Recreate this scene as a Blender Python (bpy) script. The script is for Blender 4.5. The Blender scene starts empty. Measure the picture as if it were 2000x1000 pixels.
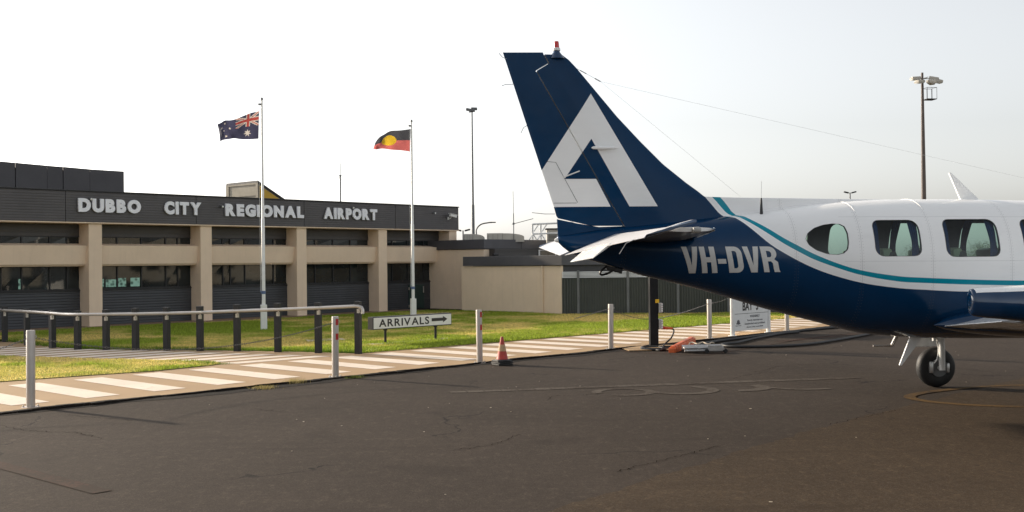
import bpy, bmesh, math, random
import numpy as np
from mathutils import Vector, Matrix
random.seed(7); rng = np.random.default_rng(7)
R = math.radians
# ------------------------------------------------------------------ camera
FPX = 2130.0; CAMZ = 1.7; ROLL = R(.6); PITCH = math.atan(14/FPX)
fw = Vector((0, math.cos(PITCH), math.sin(PITCH))); r0 = Vector((1,0,0)); u0 = r0.cross(fw)
CR = math.cos(ROLL)*r0 - math.sin(ROLL)*u0; CU = math.cos(ROLL)*u0 + math.sin(ROLL)*r0
scene = bpy.context.scene
cam = bpy.data.cameras.new("camera"); camo = bpy.data.objects.new("camera", cam); scene.collection.objects.link(camo)
m = Matrix((CR, CU, -fw)).transposed().to_4x4(); m.translation = Vector((0,0,CAMZ)); camo.matrix_world = m
cam.sensor_width = 36; cam.lens = 36*FPX/2000; cam.clip_end = 3000; cam.clip_start = .05
scene.camera = camo
# ------------------------------------------------------------------ light
SUN_EL = R(19); SUN_AZ = math.atan2(-.825, .565)      # azimuth from +Y towards +X
sd = Vector((math.cos(SUN_EL)*math.sin(SUN_AZ), math.cos(SUN_EL)*math.cos(SUN_AZ), math.sin(SUN_EL)))
w = bpy.data.worlds.new("World"); scene.world = w; w.use_nodes = True
nt = w.node_tree; bg = nt.nodes['Background']
sky = nt.nodes.new('ShaderNodeTexSky'); sky.sky_type = 'NISHITA'; sky.sun_disc = False
sky.sun_elevation = SUN_EL; sky.sun_rotation = SUN_AZ; sky.dust_density = 2.3; sky.air_density = 1.0; sky.ozone_density = 1.0; sky.altitude = 0
hs = nt.nodes.new('ShaderNodeHueSaturation'); hs.inputs['Saturation'].default_value = .20
nt.links.new(sky.outputs[0], hs.inputs['Color']); nt.links.new(hs.outputs[0], bg.inputs[0]); bg.inputs[1].default_value = .14
sun = bpy.data.lights.new("sun", 'SUN'); sun.energy = 3.5; sun.angle = R(1.6); sun.color = (1, .84, .64)
suno = bpy.data.objects.new("sun", sun); suno.rotation_euler = sd.to_track_quat('Z', 'Y').to_euler(); scene.collection.objects.link(suno)
scene.view_settings.view_transform = 'Standard'; scene.view_settings.look = 'None'; scene.view_settings.gamma = 1; scene.view_settings.exposure = .77

# ------------------------------------------------------------------ helpers
def ray(x, y): return fw + CR*((x-1000)/FPX) + CU*((500-y)/FPX)
def G(x, y, z=0.0):
    d = ray(x, y); t = (z-CAMZ)/d.z; return Vector((0,0,CAMZ)) + d*t
def Zat(x, y, g):            # height seen at pixel y above the ground point g
    d = ray(x, y); return CAMZ + d.z*g.y/d.y
def at(x, y, Y): d = ray(x, y); return Vector((0,0,CAMZ)) + d*(Y/d.y)
col = scene.collection
def tag(o, label=None, cat=None, group=None, kind=None):
    if label: o['label'] = label
    if cat: o['category'] = cat
    if group: o['group'] = group
    if kind: o['kind'] = kind
    return o
def empty(name, loc=(0,0,0), rz=0):
    o = bpy.data.objects.new(name, None); o.location = loc; o.rotation_euler = (0,0,rz); o.empty_display_size = .2; col.objects.link(o); return o
def frame_axes(d):
    d = d.normalized(); a = Vector((0,0,1)) if abs(d.z) < .9 else Vector((1,0,0))
    x = a.cross(d).normalized(); return x, d.cross(x)
class MB:
    def __init__(s): s.v = []; s.f = []
    def add(s, vs, fs):
        o = len(s.v); s.v += [tuple(v) for v in vs]; s.f += [tuple(i+o for i in f) for f in fs]; return s
    def box(s, c, size, rot=None, bev=0):
        x, y, z = size[0]/2, size[1]/2, size[2]/2; c = Vector(c); b = min(bev, x*.9, y*.9, z*.9)
        if b <= 0:
            P = [Vector((i*x,j*y,k*z)) for k in (-1,1) for j in (-1,1) for i in (-1,1)]
            F = [(0,2,3,1),(4,5,7,6),(0,1,5,4),(2,6,7,3),(0,4,6,2),(1,3,7,5)]
        else:
            bm = bmesh.new(); bmesh.ops.create_cube(bm, size=1); bmesh.ops.scale(bm, vec=(2*x,2*y,2*z), verts=bm.verts)
            bmesh.ops.bevel(bm, geom=bm.edges[:], offset=b, segments=2, affect='EDGES', profile=.6)
            bm.verts.index_update(); P = [v.co.copy() for v in bm.verts]; F = [tuple(v.index for v in f.verts) for f in bm.faces]; bm.free()
        if rot is not None: P = [rot @ p for p in P]
        return s.add([p+c for p in P], F)
    def span(s, a, b, bev=0):      # axis aligned box between two corners
        a, b = Vector(a), Vector(b); return s.box((a+b)/2, (abs(b.x-a.x), abs(b.y-a.y), abs(b.z-a.z)), None, bev)
    def tube(s, pts, r, n=10, cap=True, closed=False):
        pts = [Vector(p) for p in pts]; N = len(pts); rs = r if hasattr(r, '__len__') else [r]*N
        vs = []; prev = None
        for i, p in enumerate(pts):
            if closed: d = pts[(i+1)%N]-pts[i-1]
            else: d = pts[min(i+1, N-1)]-pts[max(i-1, 0)]
            d.normalize()
            if prev is None: x, y = frame_axes(d)
            else:
                x = prev - d*prev.dot(d)
                if x.length < 1e-6: x, _ = frame_axes(d)
                x.normalize(); y = d.cross(x)
            prev = x
            vs += [p + (x*math.cos(2*math.pi*k/n) + y*math.sin(2*math.pi*k/n))*rs[i] for k in range(n)]
        fs = [(i*n+k, i*n+(k+1)%n, (i+1)*n+(k+1)%n, (i+1)*n+k) for i in range(N-1) for k in range(n)]
        if closed: fs += [((N-1)*n+k, (N-1)*n+(k+1)%n, (k+1)%n, k) for k in range(n)]
        elif cap: fs += [tuple(range(n))[::-1], tuple((N-1)*n+k for k in range(n))]
        return s.add(vs, fs)
    def lathe(s, prof, n=24, c=(0,0,0), axis=None):   # prof [(r,z)]
        c = Vector(c); Q = Vector((0,0,1)).rotation_difference(Vector(axis)).to_matrix() if axis is not None else Matrix.Identity(3)
        vs = [c + Q @ Vector((r*math.cos(2*math.pi*k/n), r*math.sin(2*math.pi*k/n), z)) for r, z in prof for k in range(n)]
        fs = [(i*n+k, i*n+(k+1)%n, (i+1)*n+(k+1)%n, (i+1)*n+k) for i in range(len(prof)-1) for k in range(n)]
        if prof[0][0] > 1e-6: fs.append(tuple(range(n))[::-1])
        if prof[-1][0] > 1e-6: fs.append(tuple((len(prof)-1)*n+k for k in range(n)))
        return s.add(vs, fs)
    def prism(s, poly, o, ax, ay, az):   # polygon in ax,ay swept along az
        o, ax, ay, az = Vector(o), Vector(ax), Vector(ay), Vector(az); n = len(poly)
        A = [o+ax*x+ay*y for x, y in poly]; B = [p+az for p in A]
        return s.add(A+B, [tuple(range(n))[::-1], tuple(range(n, 2*n))] + [(i, (i+1)%n, n+(i+1)%n, n+i) for i in range(n)])
    def build(s, name, mat, parent=None, smooth=False, sharp=40, fix=True):
        me = bpy.data.meshes.new(name); me.from_pydata(s.v, [], s.f); me.validate()
        if fix:
            bm = bmesh.new(); bm.from_mesh(me); bmesh.ops.recalc_face_normals(bm, faces=bm.faces); bm.to_mesh(me); bm.free()
        me.materials.append(mat)
        if smooth:
            me.shade_smooth()
            try: me.set_sharp_from_angle(angle=R(sharp))
            except Exception: pass
        o = bpy.data.objects.new(name, me); col.objects.link(o)
        if parent is not None: o.parent = parent
        return o
def copy_tree(o, parent=None):
    c = o.copy(); col.objects.link(c); c.parent = parent
    for ch in list(o.children): copy_tree(ch, c)
    return c
def crom(P, n=8):
    P = [Vector(p) for p in P]; Q = [P[0]*2-P[1]] + P + [P[-1]*2-P[-2]]; out = []
    for i in range(1, len(Q)-2):
        for k in range(n):
            t = k/n; a, b, c, d = Q[i-1:i+3]
            out.append(.5*((2*b)+(c-a)*t+(2*a-5*b+4*c-d)*t*t+(3*b-a-3*c+d)*t**3))
    return out+[P[-1]]
def interp(x, P):
    if x <= P[0][0]: return P[0][1]
    for a, b in zip(P, P[1:]):
        if x <= b[0]: return a[1]+(b[1]-a[1])*(x-a[0])/(b[0]-a[0])
    return P[-1][1]
# ---- node helpers
class NT:
    def __init__(s, name):
        s.m = bpy.data.materials.new(name); s.m.use_nodes = True; s.t = s.m.node_tree; s.b = s.t.nodes['Principled BSDF']; s.out = s.t.nodes['Material Output']
    def n(s, typ, **kw):
        x = s.t.nodes.new(typ)
        for k, v in kw.items(): setattr(x, k, v)
        return x
    def l(s, a, b): s.t.links.new(a, b)
    def set(s, node, key, v):
        if isinstance(v, (int, float, tuple, list)): node.inputs[key].default_value = v
        else: s.l(v, node.inputs[key])
    def math(s, op, a, b=0.0, c=None, clamp=False):
        x = s.n('ShaderNodeMath', operation=op, use_clamp=clamp); s.set(x, 0, a); s.set(x, 1, b)
        if c is not None: s.set(x, 2, c)
        return x.outputs[0]
    def mix(s, f, a, b):
        x = s.n('ShaderNodeMix', data_type='RGBA'); s.set(x, 0, f); s.set(x, 6, a if not isinstance(a, tuple) else (*a[:3], 1)); s.set(x, 7, b if not isinstance(b, tuple) else (*b[:3], 1)); return x.outputs[2]
    def coord(s, kind='Object'): return s.n('ShaderNodeTexCoord').outputs[kind]
    def noise(s, vec, scale, detail=4, rough=.55, stretch=None):
        if stretch:
            mp = s.n('ShaderNodeMapping'); s.l(vec, mp.inputs[0]); mp.inputs['Scale'].default_value = stretch; vec = mp.outputs[0]
        x = s.n('ShaderNodeTexNoise'); s.l(vec, x.inputs['Vector']); x.inputs['Scale'].default_value = scale; x.inputs['Detail'].default_value = detail; x.inputs['Roughness'].default_value = rough; return x.outputs[0]
    def ramp(s, f, stops):
        x = s.n('ShaderNodeValToRGB'); s.l(f, x.inputs[0]); e = x.color_ramp.elements
        while len(e) < len(stops): e.new(.5)
        for i, (p, c) in enumerate(stops): e[i].position = p; e[i].color = (*c, 1) if len(c) == 3 else c
        return x.outputs[0]
    def bump(s, h, strength=.3, dist=.01):
        x = s.n('ShaderNodeBump'); x.inputs['Strength'].default_value = strength; x.inputs['Distance'].default_value = dist; s.l(h, x.inputs['Height']); s.l(x.outputs[0], s.b.inputs['Normal'])
    def rng(s, f, a, b, c, d):
        x = s.n('ShaderNodeMapRange'); s.l(f, x.inputs[0])
        for i, v in enumerate((a, b, c, d)): x.inputs[i+1].default_value = v
        return x.outputs[0]
def mat(name, c, rough=.6, metal=0, var=.12, scale=6, bump=0, bscale=60, coat=0, spec=.5, dirt=0, coord='Object', stretch=None):
    t = NT(name); co = t.coord(coord); nz = t.noise(co, scale, 5, .6, stretch)
    dark = tuple(x*(1-var) for x in c); lite = tuple(min(1, x*(1+var)) for x in c)
    colr = t.ramp(nz, [(.3, dark), (.7, lite)])
    if dirt:
        n2 = t.noise(co, scale*.35, 6, .7); f = t.rng(n2, .45, .75, 0, dirt); colr = t.mix(f, colr, tuple(x*.45 for x in c))
    t.l(colr, t.b.inputs['Base Color']); t.b.inputs['Metallic'].default_value = metal
    n3 = t.noise(co, scale*3, 4); t.l(t.rng(n3, .2, .8, max(0, rough-.07), min(1, rough+.07)), t.b.inputs['Roughness'])
    t.b.inputs['Coat Weight'].default_value = coat; t.b.inputs['Specular IOR Level'].default_value = spec
    if bump: t.bump(t.noise(co, bscale, 4), bump, .01)
    return t.m

NAVY = (.0015, .031, .088); WHITE = (.88, .88, .87); TEAL = (.0, .25, .34)
M = {}
def render_mat():
    t = NT('beige_render'); co = t.coord('Object'); b = (.80,.635,.475); c = t.ramp(t.noise(co, 1.1, 6, .65), [(.3, tuple(x*.93 for x in b)), (.7, tuple(x*1.04 for x in b))])
    st = t.noise(co, 5, 5, .6, (1.6,1.6,.10)); c = t.mix(t.rng(st, .52, .72, 0, .10), c, (.42,.33,.25)); sp = t.noise(co, .7, 6, .75); c = t.mix(t.rng(sp, .55, .7, 0, .18), c, (.5,.40,.30))
    t.l(c, t.b.inputs['Base Color']); t.b.inputs['Roughness'].default_value = .92; t.bump(t.noise(co, 80, 3), .3, .01); return t.m
M['render_beige'] = render_mat(); _unused = mat('beige_render', (.80, .635, .475), .9, var=.05, scale=1.3, bump=.25, bscale=90, dirt=.12)
M['dark_clad'] = mat('dark_cladding', (.040, .040, .044), .6, var=.12, scale=2)
M['charcoal'] = mat('charcoal_steel', (.028, .028, .030), .5, var=.15, scale=8, spec=.3)
M['grey_metal'] = mat('grey_metal', (.16, .165, .17), .55, metal=.2, var=.15, scale=3)
M['ac_grey'] = mat('pale_duct_metal', (.52, .49, .43), .6, metal=.0, var=.12, scale=2, dirt=.3)
M['galv'] = mat('brushed_steel', (.52, .49, .46), .38, metal=.75, var=.1, scale=5, stretch=(1,1,.2))
M['bollard_steel'] = mat('satin_bollard_steel', (.46, .42, .38), .42, metal=.45, var=.1, scale=9, dirt=.25, stretch=(1,1,.3))
M['white_paint'] = mat('white_paint', (.78, .78, .76), .4, var=.04, scale=5, dirt=.08)
M['letter'] = mat('letter_enamel', (.86, .87, .92), .45, var=.04, scale=4)
M['black'] = mat('black_enamel', (.012, .012, .013), .4, var=.2, scale=8)
M['rubber'] = mat('black_rubber', (.016, .016, .017), .6, var=.25, scale=12, bump=.1)
M['post_black'] = mat('post_black', (.020,.020,.021), .75, var=.2, spec=.12)
M['red'] = mat('red_reflective', (.45, .02, .02), .4, var=.1)
M['concrete'] = mat('grey_concrete', (.42, .36, .28), .9, var=.1, scale=5, bump=.3, dirt=.3)
M['brown'] = mat('aged_timber_grey', (.33, .30, .24), .8, var=.15, scale=2, dirt=.3)
M['yellow'] = mat('yellow_ochre_paint', (.55, .33, .03), .6, var=.08)
M['sock_grey'] = mat('grey_socket_plastic', (.42, .42, .40), .5, var=.08)
M['orange'] = mat('orange_plastic', (.62, .12, .03), .5, var=.12, scale=9, dirt=.2)
M['alu'] = mat('aluminium', (.62, .62, .62), .32, metal=.8, var=.08)
M['aircraft_white'] = mat('aircraft_white', WHITE, .25, var=.02, coat=.5)
M['aircraft_navy'] = mat('aircraft_navy', NAVY, .12, var=.1, coat=.5)
M['stay'] = mat('wire', (.55, .55, .55), .5); M['chain'] = mat('weathered_chain', (.17, .16, .15), .5, metal=.5)

# ------------------------------------------------------------------ ground materials
PA = R(47.5); PU = Vector((math.cos(PA), math.sin(PA), 0)); PN = Vector((math.sin(PA), -math.cos(PA), 0))   # along the path, across towards the apron
def PF(a, c, z=0.0): p = PU*a + PN*c; p.z = z; return p
def sheet(name, pts, z, mat_, thick=0):
    mb = MB(); n = len(pts)
    top = [Vector((p[0], p[1], z)) for p in pts]
    mb.add(top, [tuple(range(n))])
    if thick:
        bot = [Vector((p.x, p.y, z-thick)) for p in top]
        mb.add(top+bot, [(i, (i+1)%n, n+(i+1)%n, n+i) for i in range(n)])
    o = mb.build(name, mat_, fix=False)
    bm = bmesh.new(); bm.from_mesh(o.data); bmesh.ops.triangulate(bm, faces=[f for f in bm.faces if len(f.verts) > 4])
    for f in bm.faces:
        if abs(f.normal.z) > .5 and f.normal.z < 0: f.normal_flip()
    bm.to_mesh(o.data); bm.free(); return o
def asphalt_mat(name, base, patch=1.0):
    t = NT(name); co = t.coord('Object')
    n1 = t.noise(co, .35, 6, .6); n2 = t.noise(co, 75, 3, .8); n5 = t.noise(co, 22, 3, .8); n3 = t.noise(co, 2.2, 5, .6, (1, .35, 1)); n4 = t.noise(co, 55, 3, .8)
    c = t.ramp(n1, [(.3, tuple(x*.80 for x in base)), (.7, tuple(x*1.18 for x in base))])
    c = t.mix(t.rng(n3, .4, .7, 0, .35*patch), c, tuple(x*.62 for x in base))
    c = t.mix(t.rng(n5, .35, .65, .5, 0), c, tuple(x*.45 for x in base)); n6 = t.noise(co, 9, 8, .92, (1,.6,1)); c = t.mix(t.rng(n6, .53, .66, 0, .45), c, tuple(min(1,x*2.6) for x in base)); c = t.mix(t.rng(n6, .34, .46, .5, 0), c, tuple(x*.35 for x in base)); sp = t.rng(n2, .55, .66, 0, 1); c = t.mix(t.math('MULTIPLY', sp, .5), c, (.13, .112, .095))
    dk = t.rng(n4, .30, .45, .5, 0); c = t.mix(dk, c, (.012, .011, .010))
    st = t.noise(co, .75, 3, .5); c = t.mix(t.rng(st, .63, .72, 0, .5), c, tuple(x*.42 for x in base)); tw = t.noise(co, 1.3, 4, .6, (.18,1.6,1)); c = t.mix(t.rng(tw, .58, .72, 0, .35), c, tuple(x*.5 for x in base))
    # wandering hairline cracks
    v = t.n('ShaderNodeTexVoronoi', feature='DISTANCE_TO_EDGE'); v.inputs['Scale'].default_value = .17
    ds = t.n('ShaderNodeVectorMath', operation='ADD'); nn = t.n('ShaderNodeTexNoise'); t.l(co, nn.inputs['Vector']); nn.inputs['Scale'].default_value = 1.4; nn.inputs['Detail'].default_value = 6
    sc = t.n('ShaderNodeVectorMath', operation='SCALE'); t.l(nn.outputs['Color'], sc.inputs[0]); sc.inputs['Scale'].default_value = 1.5
    t.l(co, ds.inputs[0]); t.l(sc.outputs[0], ds.inputs[1]); t.l(ds.outputs[0], v.inputs['Vector'])
    cr = t.math('LESS_THAN', v.outputs['Distance'], .0032); msk = t.rng(t.noise(co, .6, 2), .52, .56, 0, 1)
    cr = t.math('MULTIPLY', t.math('MULTIPLY', cr, msk), .75*patch); c = t.mix(cr, c, (.008, .008, .008))
    t.l(c, t.b.inputs['Base Color']); t.b.inputs['Roughness'].default_value = .95; t.b.inputs['Specular IOR Level'].default_value = .10
    t.bump(t.math('ADD', n2, t.math('MULTIPLY', n4, .8)), .55, .006); return t.m
M['asphalt'] = asphalt_mat('apron_asphalt', (.050, .0385, .0305))
M['asphalt_edge'] = asphalt_mat('old_bitumen', (.013, .0105, .009), .5)
def path_mat(name, base, worn=0):
    t = NT(name); co = t.coord('Object'); n1 = t.noise(co, .8, 6, .6); n2 = t.noise(co, 60, 3); n3 = t.noise(co, 2.5, 8, .8)
    c = t.ramp(n1, [(.3, tuple(x*.88 for x in base)), (.7, tuple(min(1, x*1.08) for x in base))])
    c = t.mix(t.rng(n3, .55, .8, 0, .35), c, tuple(x*.6 for x in base))
    if worn:
        c = t.mix(t.math('MULTIPLY', t.math('GREATER_THAN', t.noise(co, 7, 8, .8), .60), worn), c, (.42, .33, .24))
    t.l(c, t.b.inputs['Base Color']); t.b.inputs['Roughness'].default_value = .9; t.bump(n2, .2, .004); return t.m
M['path'] = path_mat('path_concrete', (.34, .222, .112)); M['paint'] = path_mat('road_paint', (.70, .60, .50), .5)
M['pad'] = asphalt_mat('apron_concrete', (.058, .040, .025), .5); M['verge'] = path_mat('dirt_verge', (.24, .155, .095))
def faded(name, paint, cover):
    t = NT(name); co = t.coord('Object'); n = t.noise(co, 26, 8, .85); n2 = t.noise(co, 1.1, 5, .7); f = t.math('ADD', t.math('MULTIPLY', n, .6), t.math('MULTIPLY', n2, .4))
    c = t.mix(t.rng(f, .5-cover*.12, .58-cover*.10, 0, .75), (.037,.027,.0205), paint); t.l(c, t.b.inputs['Base Color']); t.b.inputs['Roughness'].default_value = .95; t.b.inputs['Specular IOR Level'].default_value = .1; t.bump(t.noise(co, 75, 3), .4, .004); return t.m
M['faded_paint'] = faded('faded_white_paint', (.115, .10, .084), .45)
M['red_paint'] = faded('faded_red_paint', (.085, .042, .032), .3); M['yel_paint'] = faded('faded_yellow_paint', (.14, .082, .028), .5)

# ------------------------------------------------------------------ ground
tag(sheet('apron', [(-400,-300),(500,-300),(500,700),(-400,700)], 0, M['asphalt']), kind='structure')
# footpath slab: apron side edge slightly uneven
edge = [(a, -13.15+.02*a*.9-.09+.02*math.sin(a*1.7)+.012*math.sin(a*6.1)) for a in np.arange(-30, 70, .35)]
edge = [(a, min(c, -12.62)) for a, c in edge]
LE = [(13.29,-16.2),(16.7,-16.05),(22.1,-15.8),(27.7,-15.55),(60,-15.0)]     # lawn side edge to the right of the hand rail
post_px = [(9.6,668.6,599),(53,675,603),(102.6,680.6,605.6),(152,683.6,607),(207.6,684.5,604.7),(265,685,601.7),(326,685.4,600),(391,686,598),(463.5,687,594.8),(543,688.6,592),(622,690.4,591),(700,692,588.4)]
POSTS = [(G(x, y), Zat(x, t, G(x, y)), x) for x, y, t in post_px]
back = [p+Vector((.12,.16,0)) for p, _, _ in POSTS]
far_left = [Vector((-14.5, 28.6, 0)), Vector((-22, 36, 0))]
island = [G(*p) for p in [(432,711.5),(415,714.8),(300,726.5),(180,734.5),(60,743),(0,747.5)]] + [PF(-10,-17.2), PF(-10,-21.5)] + [G(*p) for p in [(0,697.5),(108,699.5),(200,702.3),(270,704),(370,706.8),(415,708.7)]]
path_poly = [PF(a, c) for a, c in edge] + [PF(60,-15.0)] + [PF(a, c) for a, c in LE[::-1]][1:] + [back[-1]] + back[::-1][1:] + far_left + [PF(-30,-24)]
tag(sheet('footpath', path_poly, .008, M['path']), kind='structure')
sheetE = sheet('apron_edge', [PF(a, c+.0) for a, c in edge] + [PF(a, c+.36+.09*math.sin(a*.9)+.05*math.sin(a*3.3+1)+.03*math.sin(a*11)) for a, c in edge[::-1]], .004, M['asphalt_edge']); tag(sheetE, kind='structure')
# the worn lip of old bitumen against the path
mb = MB(); 
for i in range(len(edge)-1):
    if edge[i][0] < -2 or edge[i][0] > 40: continue
    for k in range(2):
        a0 = edge[i][0]+.175*k; a1 = a0+.175; h = .030+.008*math.sin(a0*2.3)+random.uniform(-.004,.005); wd = .15+.05*math.sin(a0*1.3)+.03*math.sin(a0*4.1)+random.uniform(-.02,.02); c0 = edge[i][1]
        mb.prism([(0,0),(wd,0),(wd*.93,h*.8),(.02,h*.55),(0,.012)], PF(a0, c0, .004), PN, Vector((0,0,1)), PU*(a1-a0))
tag(mb.build('apron_lip', M['asphalt_edge']), kind='structure')
# zebra bars
bars = MB()
for k in range(-4, 34):
    a = 6.92 + .958*k; c0 = -16.03+.022*(a-7); c1 = -13.62+.018*(a-7)
    wv = .235
    jit = [random.uniform(-.015,.015) for _ in range(4)]
    bars.add([PF(a-wv+jit[0], c0, .012), PF(a+wv+jit[1], c0, .012), PF(a+wv+jit[2], c1, .012), PF(a-wv+jit[3], c1, .012)], [(0,3,2,1)])
# bars of the side branch
bd = (POSTS[2][0]-POSTS[11][0]); bd.z = 0
dirS = Vector((.72, .69, 0)).normalized()
for k in range(0, 22):
    t = k*.62; base = G(470, 711.5) + (G(432,711)-G(470,711.5)).normalized()*0
    # walk along the branch centre line
    s0 = G(448, 711) + (G(108,699)-G(448,711)).normalized()*t*1.0
    L = 1.95
    wv = .17; dn = (G(108,699)-G(448,711)).normalized()
    bars.add([Vector((*(s0-dn*wv).xy,.012)), Vector((*(s0+dn*wv).xy,.012)), Vector((*(s0+dn*wv+dirS*L).xy,.012)), Vector((*(s0-dn*wv+dirS*L).xy,.012))], [(0,1,2,3)])
tag(bars.build('path_marking', M['paint'], fix=False), kind='structure')
# paved strip along the building front, apron slab, paint on the apron
P0 = Vector((-7.208, 36.549, 0)); BU = PU; BN = Vector((-math.sin(PA), math.cos(PA), 0))
def BL(x, y, z=0.0): p = P0 + BU*x + BN*y; p.z = z; return p
tag(sheet('paving', [BL(-16,-1.0), BL(4.5,-1.05), BL(5.4,-1.6), BL(5.4,.62), BL(-16,.62)], .012, M['verge']), kind='structure')
cp = [G(*p) for p in [(1130,980),(1235,948),(1330,918),(1500,865),(1640,826),(1790,789)]]
cpr = []
_P = [Vector((-.6,6.2,0))]+cp+[Vector((9.5,17.9,0))]
for a, b in zip(_P, _P[1:]):
    n_ = max(2, int((b-a).length/.06)); nn = Vector((-(b-a).y, (b-a).x, 0)).normalized()
    for i in range(n_): t_ = i/n_; cpr.append(a.lerp(b, t_)+nn*(random.gauss(0,.010)+.02*math.sin((a.lerp(b,t_)).x*7)+.012*math.sin((a.lerp(b,t_)).x*23)))
tag(sheet('concrete_pad', cpr+[Vector((9.5,17.9,0)), Vector((40,40,0)), Vector((60,-20,0)), Vector((-6,-12,0)), Vector((-2,3.6,0))], .004, M['pad']), kind='structure')
fp = MB()
def strip(mbx, P, wd, z=.0045, gap=None):
    P = [Vector((p[0], p[1], 0)) for p in P]
    for a, b in zip(P, P[1:]):
        d = (b-a).normalized(); nn = Vector((-d.y, d.x, 0))*wd/2
        mbx.add([Vector((*(p).xy, z)) for p in (a-nn, b-nn, b+nn, a+nn)], [(0,1,2,3)])
A_, B_ = G(880,766.5), G(1680,737.5); n_ = 26
for i in range(n_):
    t0, t1 = i/n_, (i+random.uniform(.9,.985))/n_; strip(fp, [A_.lerp(B_, t0), A_.lerp(B_, t1)], random.uniform(.17,.22))
def ring(mbx, c, rx, w_, a0, a1, z=.0042, n=40):
    for i in range(n):
        p, q = R(a0+(a1-a0)*i/n), R(a0+(a1-a0)*(i+1)/n)
        mbx.add([Vector((c.x+math.cos(t)*r_, c.y+math.sin(t)*r_, z)) for t, r_ in ((p, rx),(p, rx-w_),(q, rx-w_),(q, rx))], [(0,3,2,1)])
ring(fp, G(1218,766), .42, .13, -120, 200, .0048); ring(fp, G(1330,762), .5, .16, 200, 420, .0052); ring(fp, G(1440,757), .45, .2, -100, 40, .0056); ring(fp, G(1560,752), .6, .12, 180, 300, .0060)
tag(fp.build('faded_marking', M['faded_paint'], fix=False), kind='structure')
ck = MB()  # cracks, plus one dark strip drawn along the first bollard's cast shadow
for P in ([(1071,783),(1080,774),(1120,773),(1169,770)],[(1431,740),(1460,733),(1515,726)],[(1474,727),(1500,722),(1520,716),(1560,713),(1599,712)],[(1200,922),(1260,908),(1330,890),(1400,872)],[(1620,830),(1700,812),(1760,800)],[(129,811),(180,815),(260,822)],[(0,832),(60,842),(150,846),(200,858)],[(880,880),(960,870),(1010,850)],[(500,800),(560,806)]):
    C_ = crom([G(*p) for p in P], 14); C_ = [c+Vector((random.gauss(0,.014), random.gauss(0,.02), 0)) for c in C_]
    for a, b in zip(C_, C_[1:]): strip(ck, [a, b], random.uniform(.003,.009), .0046)
tag(ck.build('crack_and_shadow_line', mat('crack_and_shadow_dark', (.011,.009,.0075), 1, spec=0), fix=False), kind='structure')
ch = MB()
for _ in range(90):
    x = random.uniform(-7, 9); y = random.uniform(5.5, 24); c_ = Vector((x, y, .004)); ac_ = c_.dot(PN)
    if ac_ < -12.4: continue
    r_ = random.choice([.004,.006,.008,.012]); a_ = random.uniform(0,3)
    ch.box(c_, (r_*2,r_*1.3,.004), Matrix.Rotation(a_,3,'Z'))
tag(ch.build('gravel', M['concrete'], fix=False), 'scattered pale stone chips on the dark apron', 'gravel', kind='stuff')
rp = MB(); strip(rp, [G(1205,683), G(1232,688.5), G(1375,695), G(1560,664), G(1690,648)], .045); strip(rp, [G(-60,893), G(200,962)], .16)
strip(rp, [G(1520,668), G(1680,651)], .26)
tag(rp.build('red_marking', M['red_paint'], fix=False), kind='structure')
yp = MB(); yl = crom([G(2120,752), G(1960,754), G(1850,762), G(1780,773), G(1800,783), G(1900,792), G(2080,798)], 8); strip(yp, yl, .14, .0075)
tag(yp.build('yellow_marking', M['yel_paint'], fix=False), kind='structure')
# ------------------------------------------------------------------ lawns
def lawn_mat():
    t = NT('lawn_grass'); co = t.coord('Object'); n1 = t.noise(co, .30, 4, .6, (1,1,1)); n2 = t.noise(co, 2.5, 5, .7); n3 = t.noise(co, 30, 3)
    f = t.math('ADD', t.math('MULTIPLY', n1, .7), t.math('MULTIPLY', n2, .3))
    sx = t.n('ShaderNodeSeparateXYZ'); t.l(co, sx.inputs[0]); ac = t.math('SUBTRACT', t.math('MULTIPLY', sx.outputs[0], math.sin(PA)), t.math('MULTIPLY', sx.outputs[1], math.cos(PA)))
    q_ = t.math('DIVIDE', t.math('ADD', ac, 20.2), 1.6); bnd = t.math('EXPONENT', t.math('MULTIPLY', t.math('MULTIPLY', q_, q_), -1)); f = t.math('ADD', f, t.math('MULTIPLY', bnd, .10))
    c = t.ramp(f, [(.42, (.22,.29,.04)), (.52, (.37,.37,.08)), (.64, (.62,.50,.20))])
    c = t.mix(t.rng(n3, .3, .7, 0, .5), c, (.06,.05,.02)); t.l(c, t.b.inputs['Base Color']); t.b.inputs['Roughness'].default_value = .95; t.b.inputs['Specular IOR Level'].default_value = .1; t.bump(n3, .8, .03); return t.m
def blade_mat():
    t = NT('grass_blade'); at_ = t.n('ShaderNodeAttribute', attribute_name='tone'); t.l(at_.outputs['Color'], t.b.inputs['Base Color']); t.b.inputs['Roughness'].default_value = .6; t.b.inputs['Specular IOR Level'].default_value = .2
    tr = t.n('ShaderNodeBsdfTranslucent'); t.l(at_.outputs['Color'], tr.inputs[0]); mx = t.n('ShaderNodeMixShader'); mx.inputs[0].default_value = .45
    t.l(t.b.outputs[0], mx.inputs[1]); t.l(tr.outputs[0], mx.inputs[2]); t.l(mx.outputs[0], t.out.inputs[0]); return t.m
M['lawn'] = lawn_mat(); M['blade'] = blade_mat()
lawn_poly = [back[-1]] + [PF(a, c) for a, c in LE] + [PF(60,-15), BL(38,-9), BL(12,-7), BL(5.42,-7.0), BL(5.42,-1.7), BL(4.4,-1.06), BL(-16,-1.02)] + far_left[::-1] + back[:-1]
MAIN = [(p.x, p.y) for p in lawn_poly]; ISL = [(p.x, p.y) for p in island]
tag(sheet('lawn', MAIN, .014, M['lawn']), kind='structure'); tag(sheet('lawn', ISL, .018, M['lawn']), kind='structure')
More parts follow.
